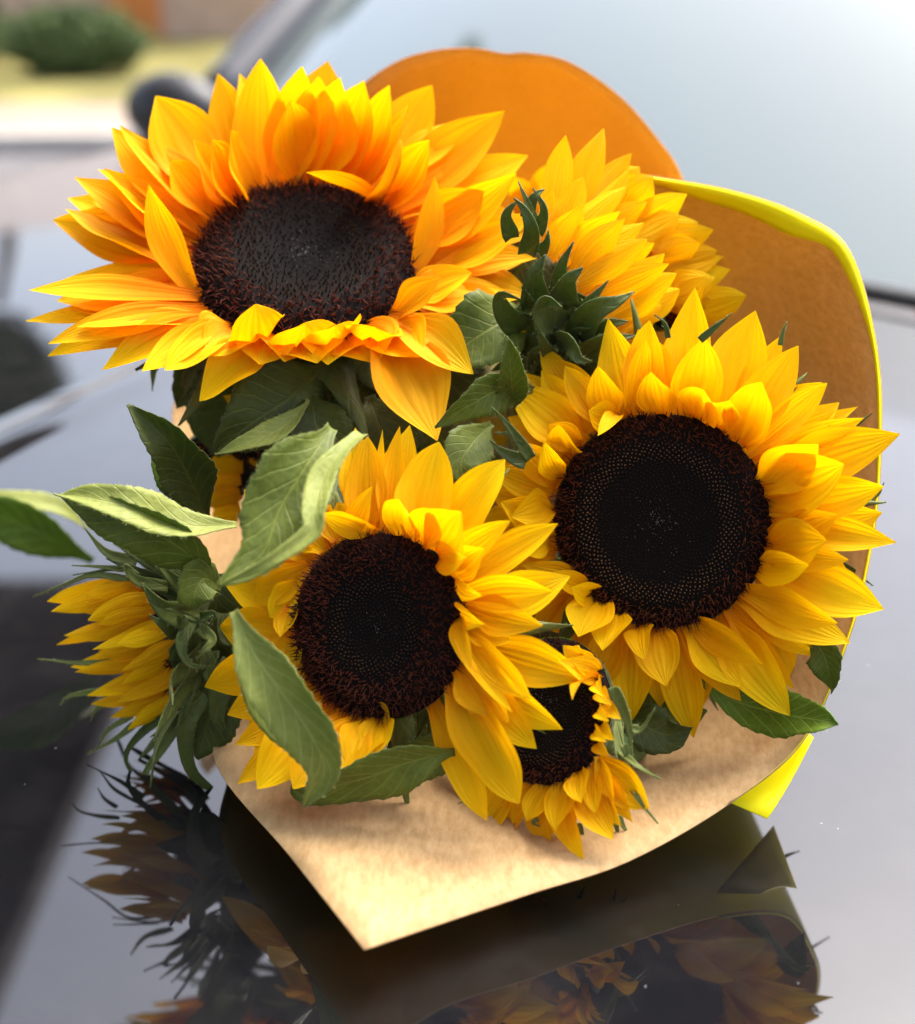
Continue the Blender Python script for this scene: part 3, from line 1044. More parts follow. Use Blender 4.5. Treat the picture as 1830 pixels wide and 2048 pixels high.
# yellow lip: the rim folded over to the inside
lip_w = {10: 0.0, 11: .0006, 12: .0009, 13: .0010, 14: .0012, 15: .0016, 16: .0046, 17: .0092, 18: .0072, 19: .003}
vs_, fs, uv = [], [], []
u0 = 10 * seg
us = list(range(u0, len(rc)))
for i, u in enumerate(us):
    x = u / seg
    k = int(x)
    a, b = lip_w.get(k, 0), lip_w.get(k + 1, lip_w.get(k, 0))
    wd = a + (b - a) * sm(0, 1, x - k)
    p = rc[u]
    q = sheet(u, .12)
    t = (rc[min(u + 1, len(rc) - 1)] - rc[max(u - 1, 0)]).normalized()
    inn = (q - p)
    inn = (inn - t * inn.dot(t)).normalized()
    tow = (CAM - p).normalized()
    A = R(an[u])
    down = V((-math.cos(A), 0, -math.sin(A)))
    for j in range(5):
        v = j / 4
        vs_.append(p + tow * (0.0012 * math.sin(math.pi * min(v * 1.2, 1))) + (down * .75 + inn * .5).normalized() * wd * v)
        uv.append((i / len(us), v))
for i in range(len(us) - 1):
    for j in range(4):
        a = i * 5 + j
        fs.append((a, a + 5, a + 6, a + 1))
paper_sheet('folded_lip', vs_, fs, uv, (YPAP, KRAFT))
# yellow corner of the outer layer that sticks out below
qc = [at(*KF(*p), d) for p, d in (((1440, 1590), .386), ((1527, 1628), .381), ((1617, 1465), .404), ((1560, 1420), .43))]
vs_, fs, uv = [], [], []
for i in range(7):
    for j in range(7):
        a, b = i / 6, j / 6
        q = qc[0].lerp(qc[1], a).lerp(qc[3].lerp(qc[2], a), b)
        q = q + V((0, 0, -.0018 * math.sin(math.pi * b) * a))
        vs_.append(q); uv.append((a, b))
for i in range(6):
    for j in range(6):
        a = i * 7 + j
        fs.append((a, a + 7, a + 8, a + 1))
paper_sheet('outer_corner', vs_, fs, uv, (YPAP, YPAP))
# back of the wrap that stands up behind the flowers
bp = [((640, 300), .60), ((700, 190), .605), ((780, 126), .61), ((860, 99), .613), ((940, 94), .615), ((1003, 105), .614), ((1050, 104), .612), ((1130, 122), .608), ((1225, 185), .60), ((1300, 268), .59), ((1352, 350), .58), ((1400, 520), .57)]
bc = spline([at(*KF(*p), d) for p, d in bp], 64)
vs_, fs, uv = [], [], []
for i, p in enumerate(bc):
    a = R(178 - 170 * i / 64)
    w_ = WAIST + V((math.cos(a) * WR * 1.1, .01, math.sin(a) * WR * 1.1))
    for k in range(15):
        v = k / 14
        q = p.lerp(w_, v)
        bul = math.sin(math.pi * v)
        q = q + V((0, .020 * bul, .012 * bul)) + V((0, .010 * noise.noise(q * 14) + .003 * noise.noise(q * 45), 0)) * min(1, bul * 1.5 + .25)
        q = q + V((0, -.006, .0)) * (1 - v) ** 6
        vs_.append(q); uv.append((i / 64, v))
for i in range(64):
    for k in range(14):
        a = i * 15 + k
        fs.append((a, a + 15, a + 16, a + 1))
paper_sheet('back_sheet', vs_, fs, uv, (KRAFT_BACKLIT, YPAP), flip=True)
# the tied sleeve round the stems
vs_, fs, uv = [], [], []
for k in range(13):
    v = k / 12
    r = WR * (1.02 - .12 * math.sin(math.pi * min(1, v * 1.2)) + .25 * max(0, v - .6))
    for j in range(37):
        a = 2 * math.pi * j / 36
        rr = r * (1 + .04 * math.sin(5 * a + 2) + .03 * math.sin(11 * a))
        vs_.append(WAIST + V((math.cos(a) * rr, -.004 + v * .22, max(math.sin(a) * rr, -.041))))
        uv.append((j / 36, v))
for k in range(12):
    for j in range(36):
        a = k * 37 + j
        fs.append((a, a + 1, a + 38, a + 37))
paper_sheet('stem_sleeve', vs_, fs, uv, (YPAP, KRAFT))

# ------------------------------------------------------------------ the sunflowers
# F1: the tall one with the orange petals
F1 = Flower(*KF(608, 520), .497, 219, 46, 92, 'sunflower with long upright orange petals tilted skyward above the leaves', PETO)
F1.disc(.42, .62, .17, 1500, 60, .25, 1.6, 'grey')
F1.calyx(.55)
F1.stem(stem_end(0), mids=[V((-.02, .16, .07))])
F1.petals(K1, [
    # behind, standing up
    (700, 650, 370, 290, 165, .022, -.05), (780, 590, 515, 185, 215, .026, -.08, -8), (690, 690, 345, 425, 120, .018, -.05),
    (690, 700, 248, 455, 160, .014, -.06, 0, 0, .05), (665, 770, 218, 560, 165, .008, -.04, 8), (655, 850, 97, 828, 110, .004, .05),
    (660, 890, 85, 930, 95, -.004, .06), (870, 540, 862, 62, 165, .034, -.12, 6),
    (930, 510, 1000, 88, 165, .036, -.12), (985, 500, 1055, 120, 150, .036, -.14), (1030, 495, 1125, 125, 190, .038, -.12),
    (1090, 490, 1205, 135, 180, .038, -.12, 8), (1150, 500, 1290, 150, 185, .037, -.12), (1185, 510, 1352, 215, 185, .034, -.1, -10),
    (1240, 540, 1565, 252, 105, .016, .12, 20), (1280, 560, 1670, 235, 190, .024, -.03), (1305, 590, 1747, 383, 165, .014, -.02),
    (1330, 640, 1703, 572, 170, .010, -.04), (1340, 690, 1600, 500, 170, .018, -.06),
    (1220, 530, 1320, 330, 170, .034, -.15, 10),
    (1270, 560, 1420, 330, 170, .028, -.12), (820, 570, 700, 330, 170, .03, -.1), (740, 610, 560, 400, 150, .022, -.08),
    (1000, 500, 960, 200, 150, .034, -.14),
    (850, 548, 765, 300, 170, .030, -.10), (800, 580, 640, 330, 160, .026, -.10),
    # bent inwards over the disc
    (1290, 550, 1012, 438, 75, .034, .10, 40, 0, .05), (1368, 770, 1438, 452, 85, .022, -.10, 30, 0, .1),
    (655, 850, 492, 478, 100, .026, -.16, -20, 0, -.06),
    # left, low
    (665, 905, 160, 1005, 110, .001, .10), (672, 920, 158, 1046, 120, -.008, .14, -10), (700, 935, 338, 1092, 135, -.004, .16, -10, .1),
    (735, 950, 470, 1096, 105, .002, .20, -20, .15), (770, 960, 545, 1092, 110, .003, .22, -15, .15), (680, 925, 255, 950, 110, .004, .08),
    # front edge
    (870, 970, 845, 874, 180, .022, -.30, 15), (800, 965, 690, 1045, 190, .002, .25), (900, 975, 860, 1075, 180, .004, .30),
    (985, 978, 1010, 935, 190, .016, -.22), (1010, 978, 1050, 1070, 190, .004, .28), (1080, 975, 1110, 945, 180, .014, -.2),
    (1110, 975, 1085, 1075, 190, .003, .3), (1170, 970, 1250, 1070, 210, .003, .3), (1210, 965, 1240, 950, 180, .016, -.2), (950, 978, 940, 1065, 180, .004, .3),
    (1140, 975, 1192, 905, 38, .018, -.1), (1250, 960, 1390, 1050, 190, .004, .25, 10),     (1295, 925, 1462, 785, 105, .018, .04, 20), (1340, 870, 1668, 828, 150, .002, .16, 15, .15),
    (1355, 820, 1800, 690, 105, -.002, .10, 0), (1350, 850, 1560, 770, 120, .008, .08, 10)])
F1.petals_d(K1, [(1270, 955, 1446, 1325, 215, .438, .16, 0, .1), (930, 975, 660, 1195, 140, .450, .28, 0, .15), (1290, 940, 1566, 1105, 150, .452, .22, 10, .15)])
F1.ring(6, .05, .02, -.002, .05, 1.0, R(160), R(212), -.005)
F1.ring(4, .045, .019, .004, .05, 1.0, R(-15), R(25), -.005)
F1.ring(10, .042, .021, .022, -.06, 1.0, R(0), R(180), -.004)
F1.sepals_px(K1, [
    (95, [(940, 1050), (915, 1130), (915, 1255)]), (150, [(1040, 1050), (1060, 1140), (1075, 1275)]), (75, [(1110, 1050), (1110, 1120), (1116, 1205)]),
    (45, [(825, 1110), (835, 1160), (828, 1222)]), (110, [(720, 1030), (640, 1100), (590, 1210)]), (34, [(520, 1060), (508, 1100), (504, 1162)]),
    (120, [(1180, 1040), (1210, 1140), (1230, 1230)]), (110, [(880, 1040), (860, 1130), (850, 1240)]), (100, [(990, 1050), (985, 1150), (1000, 1240)])],
    .49, (SEPO, SEP))
F1.sepal_ring(14, .03, .014, -.02, .2, .9, -.012, R(150), R(390), (SEPO, SEP))

# F2: the wide open one by the yellow lip
F2 = Flower(*KF(1312, 1037), .432, 214, 10, 200, 'wide open sunflower with black disc ringed in brown beside the yellow paper lip', PET)
F2.wk = 1.1
F2.disc(.57, .79, .12, 2300, 90, 1.0, 1.1)
F2.calyx(.5)
F2.stem(stem_end(1), mids=[V((.06, .14, .07))])
F2.petals(K5, [
    (490, 640, 270, 285, 110, -.006, .10), (450, 640, 275, 395, 140, -.002, .10), (430, 680, 138, 450, 185, .004, .12, 10), (520, 600, 372, 376, 125, .002, .10),
    (560, 590, 508, 378, 140, .008, .05), (600, 580, 508, 665, 70, .018, .30, 20), (575, 600, 470, 560, 120, .012, .1), (640, 590, 705, 262, 110, .012, .02, 30),
    (690, 580, 722, 188, 165, .002, .05), (770, 590, 728, 400, 150, .016, -.02), (860, 590, 910, 52, 175, -.002, .04), (890, 600, 948, 258, 205, .010, .02),
    (1000, 630, 1160, 148, 215, -.002, .05), (1050, 660, 1272, 248, 130, -.005, .05), (1080, 690, 1337, 293, 180, .000, .06), (1090, 700, 1187, 443, 200, .016, -.04),
    (920, 600, 950, 482, 200, .020, -.10), (1000, 640, 1050, 520, 170, .018, -.08), (1120, 740, 1457, 447, 125, .000, .06), (1150, 770, 1582, 545, 100, -.003, .06), (1160, 785, 1607, 592, 125, .002, .06),
    (1180, 830, 1757, 658, 205, .003, .05), (1180, 880, 1420, 700, 200, .016, -.02), (1195, 920, 1525, 782, 270, .018, .0), (1205, 960, 1690, 875, 190, .004, .05), (1210, 1030, 1742, 1106, 165, .002, .06),
    (1195, 1100, 1500, 990, 150, .010, .05), (1195, 1140, 1455, 1098, 210, .018, .06, -10), (1190, 1150, 1545, 1178, 120, .008, .05), (1165, 1215, 1380, 1200, 150, .020, .1, -20), (1180, 1200, 1690, 1382, 205, .000, .08),
    (1100, 1300, 1500, 1440, 150, .012, .08), (1095, 1320, 1552, 1522, 180, .006, .10), (1080, 1345, 1420, 1578, 115, -.002, .10), (1050, 1380, 1320, 1712, 110, .002, .12), (1000, 1410, 1302, 1822, 200, .006, .12),
    (900, 1430, 1192, 1610, 150, .014, .14, 10), (880, 1440, 1105, 1705, 150, .006, .14), (850, 1450, 1100, 1762, 120, -.002, .12), (815, 1455, 905, 1915, 175, -.004, .14), (740, 1450, 790, 1700, 185, .012, .18),
    (690, 1440, 700, 1590, 120, .014, .2), (665, 1435, 650, 1842, 160, .000, .16), (610, 1400, 473, 1758, 155, .004, .16), (595, 1385, 528, 1553, 160, .018, .22), (525, 1335, 428, 1497, 185, .018, .25),
    (445, 1260, 195, 1195, 95, .010, .22, 20), (470, 1290, 325, 1225, 95, .016, .25, 30), (490, 1310, 400, 1290, 110, .016, .2),
    (315, 1150, 100, 1150, 120, .006, .2), (312, 1100, 135, 1060, 150, .016, .24), (312, 1010, 105, 940, 170, .016, .25, 10), (312, 950, 150, 1000, 150, .020, .3), (330, 900, 75, 800, 120, .006, .22, -20), (345, 860, 180, 690, 140, .012, .2),
    (355, 830, 285, 690, 110, .020, .25, 20), (385, 740, 345, 618, 140, .012, .15), (420, 690, 300, 620, 120, .008, .1), (320, 980, 60, 900, 110, .000, .18)])
F2.ring(24, .030, .016, -.006, .06, 1.0, 0, 6.2832, -.005)
F2.sepals_px(K5, [(55, [(230, 760), (150, 640), (72, 548)]), (65, [(210, 780), (110, 730), (63, 683)]), (22, [(200, 690), (140, 655), (78, 658)]), (26, [(1540, 640), (1590, 610), (1642, 572)]),
    (46, [(1400, 1170), (1540, 1210), (1645, 1285)]), (46, [(1270, 1590), (1340, 1670), (1418, 1702)]), (26, [(1630, 930), (1670, 900), (1692, 858)]), (24, [(800, 260), (785, 200), (742, 165)]),
    (34, [(930, 270), (1000, 210), (1066, 158)]), (22, [(1262, 290), (1275, 230), (1292, 193)]), (30, [(965, 1700), (985, 1760), (1005, 1800)]), (90, [(420, 1380), (370, 1490), (285, 1595)]), (26, [(740, 1700), (700, 1800), (640, 1880)])], .430)
F2.sepal_ring(14, .034, .010, -.012, .2, .95, -.008)

# F3: faces out between the two hanging leaves
F3 = Flower(*KF(752, 1245), .400, 184, 22, 185, 'dark centred sunflower between two hanging leaves with one long drooping petal', PET)
F3.wk = 1.06
F3.disc(.34, .55, .15, 1700, 30, .35, 1.5)
F3.calyx(.5)
F3.stem(stem_end(2), mids=[V((.0, .13, .05))])
F3.petals(K4, [
    (560, 545, 553, 115, 185, -.002, .06), (650, 545, 692, 72, 140, -.004, .08), (600, 530, 618, 85, 60, -.006, .05), (760, 570, 862, 138, 245, -.002, .10),
    (600, 535, 348, 450, 120, .008, .10, -20), (470, 560, 575, 330, 110, .004, .10), (500, 540, 420, 400, 130, -.002, .1), (720, 560, 690, 388, 210, .014, -.05),
    (790, 590, 830, 430, 170, .018, -.06), (850, 620, 960, 440, 240, .018, .05, 15), (860, 640, 985, 640, 150, .018, .15), (890, 680, 1172, 480, 140, .008, .12), (930, 720, 1060, 600, 150, .012, .1),
    (930, 740, 1050, 805, 130, .014, .2, 30), (960, 800, 1352, 785, 175, .006, .14), (965, 850, 1312, 935, 165, .004, .16), (960, 880, 1060, 930, 120, .016, .28, 20), (965, 870, 1000, 1125, 120, .016, .25, 30),
    (968, 930, 1180, 1000, 120, .002, .18), (960, 960, 1262, 1250, 170, .006, .18), (960, 1000, 1225, 1240, 90, .010, .16), (945, 1060, 1165, 1355, 205, .004, .18), (940, 1090, 1285, 1467, 200, -.004, .16),
    (925, 1150, 1212, 1708, 255, .002, .10), (960, 990, 1180, 1310, 80, .010, .15),
    (270, 650, 60, 830, 160, -.004, .06), (250, 740, 130, 900, 140, -.002, .05), (240, 850, 175, 985, 160, .004, .1, 20), (235, 960, 200, 1120, 170, .0, .1), (250, 1040, 180, 1250, 160, -.004, .1),
    (280, 1130, 180, 1380, 170, -.006, .1), (330, 1200, 150, 1500, 200, .010, .10), (400, 1260, -20, 1450, 150, .008, .1), (400, 1270, 75, 1642, 240, .016, .12), (430, 1300, -10, 1620, 180, .012, .12), (490, 1320, 230, 1642, 230, .017, .14),
    (540, 1330, 380, 1595, 210, .016, .14), (590, 1335, 480, 1560, 200, .012, .16), (600, 1335, 650, 1365, 170, .004, .12), (620, 1335, 580, 1500, 180, .010, .14), (270, 1150, 60, 1500, 90, .008, .1), (350, 580, 250, 500, 130, -.004, .05), (420, 550, 380, 430, 130, -.004, .05)])
F3.ring(12, .034, .016, -.008, .08, 1.0, R(90), R(250), -.005)
F3.ring(6, .034, .014, -.006, .08, 1.0, R(-60), R(80), -.005)
F3.sepals_px(K4, [(70, [(800, 1290), (785, 1360), (765, 1425)]), (70, [(880, 1240), (870, 1330), (862, 1425)]), (80, [(720, 1320), (670, 1430), (610, 1545)]), (60, [(840, 1300), (830, 1400), (800, 1480)])], .405)
F3.sepal_ring(12, .03, .010, -.014, .2, .95, -.008)

# F4: the small low one on the paper
F4 = Flower(*KF(1085, 1412), .392, 146, 34, 165, 'small black centred sunflower with stubby curled petals resting on the kraft paper', PETD)
F4.wk = 1.12
F4.disc(.62, .8, .14, 1300, 40, .25, .8)
F4.calyx(.5)
F4.stem(stem_end(3), mids=[V((.03, .1, .04))])
F4.petals(K4, [
    (1440, 1590, 1442, 1902, 115, -.006, .12), (1420, 1595, 1368, 1822, 165, .002, .16), (1340, 1600, 1242, 1782, 115, .0, .14), (1290, 1595, 1178, 1792, 115, -.004, .14), (1230, 1570, 1072, 1732, 105, -.004, .12), (1190, 1530, 958, 1622, 105, -.004, .12),
    (1530, 1550, 1542, 1748, 100, .0, .18), (1560, 1500, 1622, 1692, 85, -.002, .18), (1560, 1540, 1702, 1787, 100, -.008, .15), (1180, 1440, 898, 1552, 120, -.006, .1), (1165, 1380, 818, 1385, 110, -.006, .1), (1170, 1500, 1000, 1680, 100, -.006, .12),
    (1560, 1270, 1652, 1340, 70, .006, .4), (1560, 1300, 1600, 1350, 60, .012, .4), (1565, 1350, 1622, 1432, 70, .006, .4), (1565, 1390, 1590, 1440, 60, .012, .4), (1565, 1430, 1600, 1500, 70, .006, .4), (1555, 1230, 1610, 1280, 65, .008, .4), (1545, 1190, 1580, 1240, 65, .01, .4),
    (1530, 1160, 1380, 1085, 110, .018, .3), (1540, 1190, 1440, 1255, 90, .018, .35), (1520, 1130, 1400, 1020, 100, .012, .25), (1500, 1100, 1470, 1020, 110, .008, .2), (1480, 1560, 1480, 1700, 120, .006, .2), (1390, 1600, 1300, 1760, 100, -.008, .1), (1480, 1580, 1400, 1850, 90, -.010, .1)])
F4.ring(12, .022, .011, -.005, .1, 1.0, R(170), R(330), -.004)
F4.sepals_px(K4, [(60, [(1640, 1240, -1.5), (1640, 1450, -.6), (1720, 1540, .7), (1825, 1600, .6)]), (50, [(1630, 1350, -1), (1660, 1560, .2), (1730, 1690, 1.3), (1812, 1792, 1.5)]), (40, [(1600, 1740), (1630, 1800), (1640, 1880)]), (28, [(1640, 1760), (1665, 1810), (1692, 1842)]),
    (30, [(1470, 1790), (1485, 1850), (1503, 1892)]), (24, [(1290, 1770), (1270, 1790), (1300, 1805)]), (24, [(1040, 1670), (990, 1690), (945, 1705)]), (40, [(1700, 1380), (1740, 1380), (1800, 1290)]), (60, [(1620, 1200), (1680, 1350), (1700, 1500)]), (36, [(1660, 1450), (1690, 1540), (1640, 1640)])], .376, (SEPL, SEP))

# F5: turned away, seen from its leafy back
F5 = Flower(*KF(1185, 545), .512, 118, 80, 22, 'half closed sunflower turned away, its curled green sepals showing behind the orange flower', PET)
F5.calyx(.6)
F5.disc(.5, .7, .1, 500, 0)
F5.stem(stem_end(4), mids=[V((.03, .17, .1))])
class Side:
    """petals of a flower seen from the side: bases and tips given at distances"""
    def __init__(self, F): self.F = F
    def __call__(self, K, rows, d, mat=None):
        F = self.F
        for row in rows:
            bx, by, tx, ty, wd, db, dt, bow = row[:8]
            side = row[8] if len(row) > 8 else rnd.uniform(-.06, .06)
            B = at(*K(bx, by), d - db * .01)
            T = at(*K(tx, ty), d - dt * .01)
            toward = -((CAM - B).normalized())
            petal(F.root, B, T, toward, mpx(wd / K.s, B) * F.wk, bow, .45, rnd.uniform(-.5, .5), rnd.uniform(-.1, .15), side, mat or F.mat)
F5.wk = 1.1
Side(F5)(K2, [
    (400, 500, 453, 138, 115, 0, -1, .06), (440, 500, 602, 110, 125, -.5, -2, .06), (480, 520, 712, 208, 130, -1, -2.5, .06), (460, 480, 560, 170, 110, -1.5, -3, .05), (420, 520, 520, 300, 110, .6, 0, .08),
    (395, 620, 518, 408, 125, 1.2, 1, .10), (430, 650, 665, 435, 115, 1.2, 1, .10), (430, 580, 690, 340, 115, .4, -.4, .08), (470, 560, 700, 270, 110, -.6, -1.5, .07), (470, 700, 685, 465, 115, 1.6, 1.6, .10), (480, 730, 772, 545, 120, 1.8, 1.8, .10),
    (500, 770, 725, 530, 90, 1.0, .6, .08), (520, 790, 858, 640, 110, 1.8, 1.9, .12), (560, 830, 840, 600, 110, 1.2, 1.2, .1), (600, 870, 888, 678, 130, 1.4, 1.8, .12), (650, 900, 900, 740, 120, .9, 1, .10), (490, 640, 760, 480, 110, .6, .2, .06), (500, 600, 770, 400, 120, -.4, -1, .06),
    (540, 700, 800, 560, 110, .4, .2, .06), (380, 560, 400, 350, 80, .6, .2, .08), (640, 930, 830, 800, 110, 1, 1.2, .1)], .492)
Side(F5)(K2, [(300, 470, 330, 300, 110, 0, 0, .05), (330, 450, 420, 240, 120, 0, 0, .05), (260, 460, 300, 330, 90, 0, 0, .05), (300, 430, 250, 300, 100, 0, 0, .05)], .56)
F5.sepals_px(K2, [
    (130, [(330, 800, 1), (330, 690, 2), (375, 605, 2)]), (110, [(285, 900, 1), (210, 830, 2), (200, 760, 2.4), (275, 780, 2.6)]), (150, [(420, 900, 1), (350, 830, 2.4), (380, 780, 2.8), (440, 810, 3)]), (70, [(420, 730, 1), (440, 640, 1.5), (485, 555, 1.5)]),
    (130, [(440, 790, 1), (460, 710, 2), (520, 655, 2)]), (130, [(500, 930, 1), (560, 830, 2), (650, 790, 2.2), (722, 752, 2)]), (100, [(540, 930, 1), (620, 880, 2), (695, 865, 2)]), (150, [(500, 1030, 1), (600, 950, 2.2), (725, 920, 2)]),
    (70, [(410, 1030, 1), (370, 960, 2.2), (340, 885, 2.5)]), (110, [(420, 960, 1), (470, 940, 2.5), (500, 1010, 3), (555, 1025, 3)]), (60, [(600, 1130, 1), (650, 1110, 2), (690, 1060, 2)]), (80, [(300, 600, 1), (320, 510, 2), (290, 430, 2), (250, 385, 1.6)]),
    (50, [(340, 500, 1), (310, 420, 1.2), (268, 318, 1)]), (60, [(345, 520, 1), (370, 430, 1.3), (325, 345, 1)]), (70, [(240, 540, 1), (220, 450, 1.5), (270, 390, 1.5)]), (60, [(300, 460, 1), (330, 380, 1.2), (370, 350, 1)]), (90, [(480, 870, 1), (540, 800, 1.6), (620, 705, 1.6)]),
    (110, [(560, 1050, 1), (640, 1010, 1.6), (730, 1000, 1.6)]), (120, [(300, 980, .4), (280, 900, 1), (330, 850, 1.4)]), (60, [(350, 600, 1), (380, 560, 1.4), (385, 510, 1.4)])], .484)

for k in range(16):
    bx, by = rnd.uniform(230, 560), rnd.uniform(800, 1090)
    a = R(rnd.uniform(-150, 10))
    l = rnd.uniform(80, 130)
    c1 = (bx + .6 * l * math.cos(a), by + .6 * l * math.sin(a), rnd.uniform(.8, 1.8))
    a2 = a + rnd.choice((-1, 1)) * rnd.uniform(.4, 1.4)
    F5.sepals_px(K2, [(rnd.uniform(60, 105), [(bx, by, .4), c1, (c1[0] + .55 * l * math.cos(a2), c1[1] + .55 * l * math.sin(a2), c1[2] + .5)])], .484)

# F6: behind, deep inside the wrap
F6 = Flower(*KF(1290, 540), .515, 120, 70, 25, 'sunflower half hidden deep inside the wrap against the shaded kraft paper', PET)
F6.calyx(.5)
F6.disc(.5, .7, .1, 400, 0)
F6.stem(stem_end(5), mids=[V((.07, .2, .1))])
Side(F6)(K2, [
    (660, 440, 795, 300, 140, 0, 0, .06), (700, 500, 928, 368, 120, 0, 0, .1), (740, 540, 972, 480, 110, .2, 0, .08), (760, 590, 1032, 508, 120, .4, .4, .1), (780, 640, 1048, 590, 110, .5, .5, .08), (800, 680, 1072, 612, 110, .8, .6, .1),
    (830, 720, 1098, 664, 120, .9, .8, .1), (900, 850, 1160, 766, 140, 1.2, 1.4, .1), (800, 620, 980, 560, 120, .8, .8, .08), (820, 750, 1040, 700, 130, 1.2, 1.2, .1), (860, 800, 1020, 780, 140, 1.2, 1.3, .1), (700, 560, 900, 450, 130, .5, .2, .08), (640, 380, 740, 260, 120, -.4, -.6, .08),
    (860, 780, 1000, 690, 130, 1.4, 1.4, .1), (700, 470, 860, 400, 130, -.2, -.2, .08)], .508)

# F7: hangs over the edge of the paper, facing sideways
F7 = Flower(*KF(330, 1262), .444, 105, 80, 186, 'half closed sunflower lying on its side over the black hood, long curling sepals', PETD)
F7.calyx(.7)
F7.disc(.5, .7, .1, 400, 0)
F7.stem(stem_end(6), mids=[V((-.05, .1, .05))])
F7.wk = .92
Side(F7)(K3, [
    (600, 935, 213, 1025, 120, -.6, -.4, .12), (620, 960, 232, 1070, 110, -.2, 0, .12), (600, 950, 380, 1000, 90, .2, .3, .12), (690, 1000, 398, 1108, 110, .8, 1.0, .14), (720, 1060, 440, 1130, 90, 1.0, 1.2, .12), (640, 1080, 255, 1222, 90, -.4, -.2, .1), (660, 1120, 290, 1180, 100, -.2, 0, .1),
    (800, 1100, 420, 1243, 95, 1.3, 1.5, .14), (800, 1140, 530, 1218, 95, 1.3, 1.6, .14), (830, 1190, 548, 1342, 95, 1.5, 1.7, .14), (700, 1250, 320, 1322, 100, -.2, .0, .1), (740, 1290, 340, 1345, 90, .2, .3, .1), (800, 1280, 550, 1400, 90, 1.0, 1.2, .12), (770, 1330, 393, 1452, 110, .3, .4, .12), (850, 1310, 527, 1482, 105, 1.4, 1.6, .15),
    (800, 1420, 412, 1490, 90, .2, .2, .1), (820, 1440, 498, 1552, 95, .7, .8, .12), (860, 1440, 578, 1607, 105, 1.3, 1.4, .16), (760, 1200, 450, 1270, 100, .4, .5, .1), (720, 1180, 400, 1290, 100, 0, .1, .1), (740, 1040, 500, 1050, 100, .6, .6, .1), (780, 1360, 470, 1420, 100, .6, .7, .1), (690, 1100, 430, 1190, 100, .4, .4, .1)], .440)
fill = []
for k in range(26):
    v = rnd.random()
    bx, by = 640 + 200 * v + rnd.uniform(-30, 30), 960 + 490 * v
    L_ = rnd.uniform(220, 330)
    a = R(168 + rnd.uniform(-14, 10))
    fill.append((bx, by, bx + L_ * math.cos(a), by + L_ * math.sin(a), rnd.uniform(60, 95), rnd.uniform(-1.6, .3), rnd.uniform(-1.6, .4), .1))
Side(F7)(K3, fill, .443)
F7.sepals_px(K3, [
    (34, [(600, 925, 0), (420, 905, 0), (300, 945, -.4), (148, 1005, -.8)]), (28, [(560, 880, 0), (450, 868, 0), (325, 862, 0)]), (28, [(640, 900), (520, 880), (330, 905)]), (34, [(520, 1300, 0), (340, 1303, 0), (168, 1285, 0)]), (32, [(480, 1430), (380, 1440), (300, 1460), (275, 1495)]), (28, [(480, 1480), (430, 1520), (408, 1570)]),
    (30, [(600, 1540, .3), (490, 1610, .3), (440, 1695, .3)]), (36, [(620, 1570, .3), (520, 1650, .3), (390, 1720, .3)]), (50, [(800, 1500, 1), (640, 1620, 1), (570, 1740, 1), (655, 1885, 1)]), (60, [(830, 1530, 1), (740, 1680, 1.2), (650, 1820, 1.2), (638, 1940, 1)]), (100, [(920, 1440, 1.5), (840, 1580, 2), (860, 1780, 2.2), (970, 1890, 2), (1012, 1962, 2)]),
    (60, [(870, 1370, 1.5), (850, 1480, 2), (815, 1610, 2)]), (150, [(1060, 1300, 1), (1000, 1430, 1.6), (990, 1550, 1.8), (1035, 1635, 1.8)]), (70, [(860, 1120, 1.5), (820, 1220, 2.2), (860, 1310, 2.4), (962, 1320, 2.2)]), (75, [(840, 1050, 1.5), (900, 1100, 2.2), (970, 1080, 2.4), (950, 1140, 2.4)]), (60, [(900, 1140, 1.5), (965, 1200, 2.2), (920, 1250, 2.4), (890, 1290, 2.2)]),
    (65, [(1010, 1080, 1), (1020, 1200, 1.6), (1090, 1210, 1.8), (1125, 1250, 1.8)]), (150, [(850, 1090, 1.2), (740, 1060, 2), (640, 940, 2)]), (80, [(800, 1170, 1.4), (740, 1130, 2), (675, 1085, 2)]), (50, [(800, 1540, 1), (740, 1600, 1.4), (680, 1640, 1.4)]),
    (90, [(880, 950, .4), (640, 830, .8), (440, 690, .6)]), (80, [(880, 960, .6), (700, 850, 1), (520, 710, 1)]), (80, [(890, 980, .8), (740, 880, 1.2), (580, 720, 1.2)]), (80, [(880, 1000, 1), (760, 900, 1.4), (650, 760, 1.4)]), (90, [(860, 1020, .6), (640, 900, .8), (480, 830, .6)]), (60, [(760, 960, 1), (620, 930, 1.4), (570, 860, 1.4), (630, 900, 1.6)]),
    (60, [(620, 850), (480, 800), (380, 690)]), (90, [(960, 1250, .6), (940, 1350, 1.2), (980, 1420, 1.4)]), (100, [(820, 1300, 1.3), (790, 1220, 1.8), (770, 1290, 1.8)])], .440, (SEP, SEPL))
F7.sepal_ring(12, .03, .012, .012, .4, .95, -.01)

# F8: only some petals show behind the leaves
F8 = Flower(*KF(470, 930), .500, 105, 62, 250, 'sunflower mostly hidden behind the hanging leaf, a few petals against the kraft paper', PETD)
F8.calyx(.5)
F8.disc(.5, .7, .1, 400, 0)
F8.stem(stem_end(7), mids=[V((-.03, .16, .06))])
Side(F8)(K3, [(1100, 420, 915, 425, 120, 0, .3, .05), (1090, 470, 930, 500, 110, 0, .3, .05), (1090, 540, 925, 580, 120, .2, .4, .05), (1090, 600, 960, 640, 120, .2, .4, .05), (1110, 200, 975, 225, 90, 0, 0, .08), (1100, 160, 1010, 95, 90, 0, 0, .08), (1110, 250, 1000, 290, 90, 0, 0, .05), (1120, 380, 1150, 365, 90, 0, 0, .05)], .49)

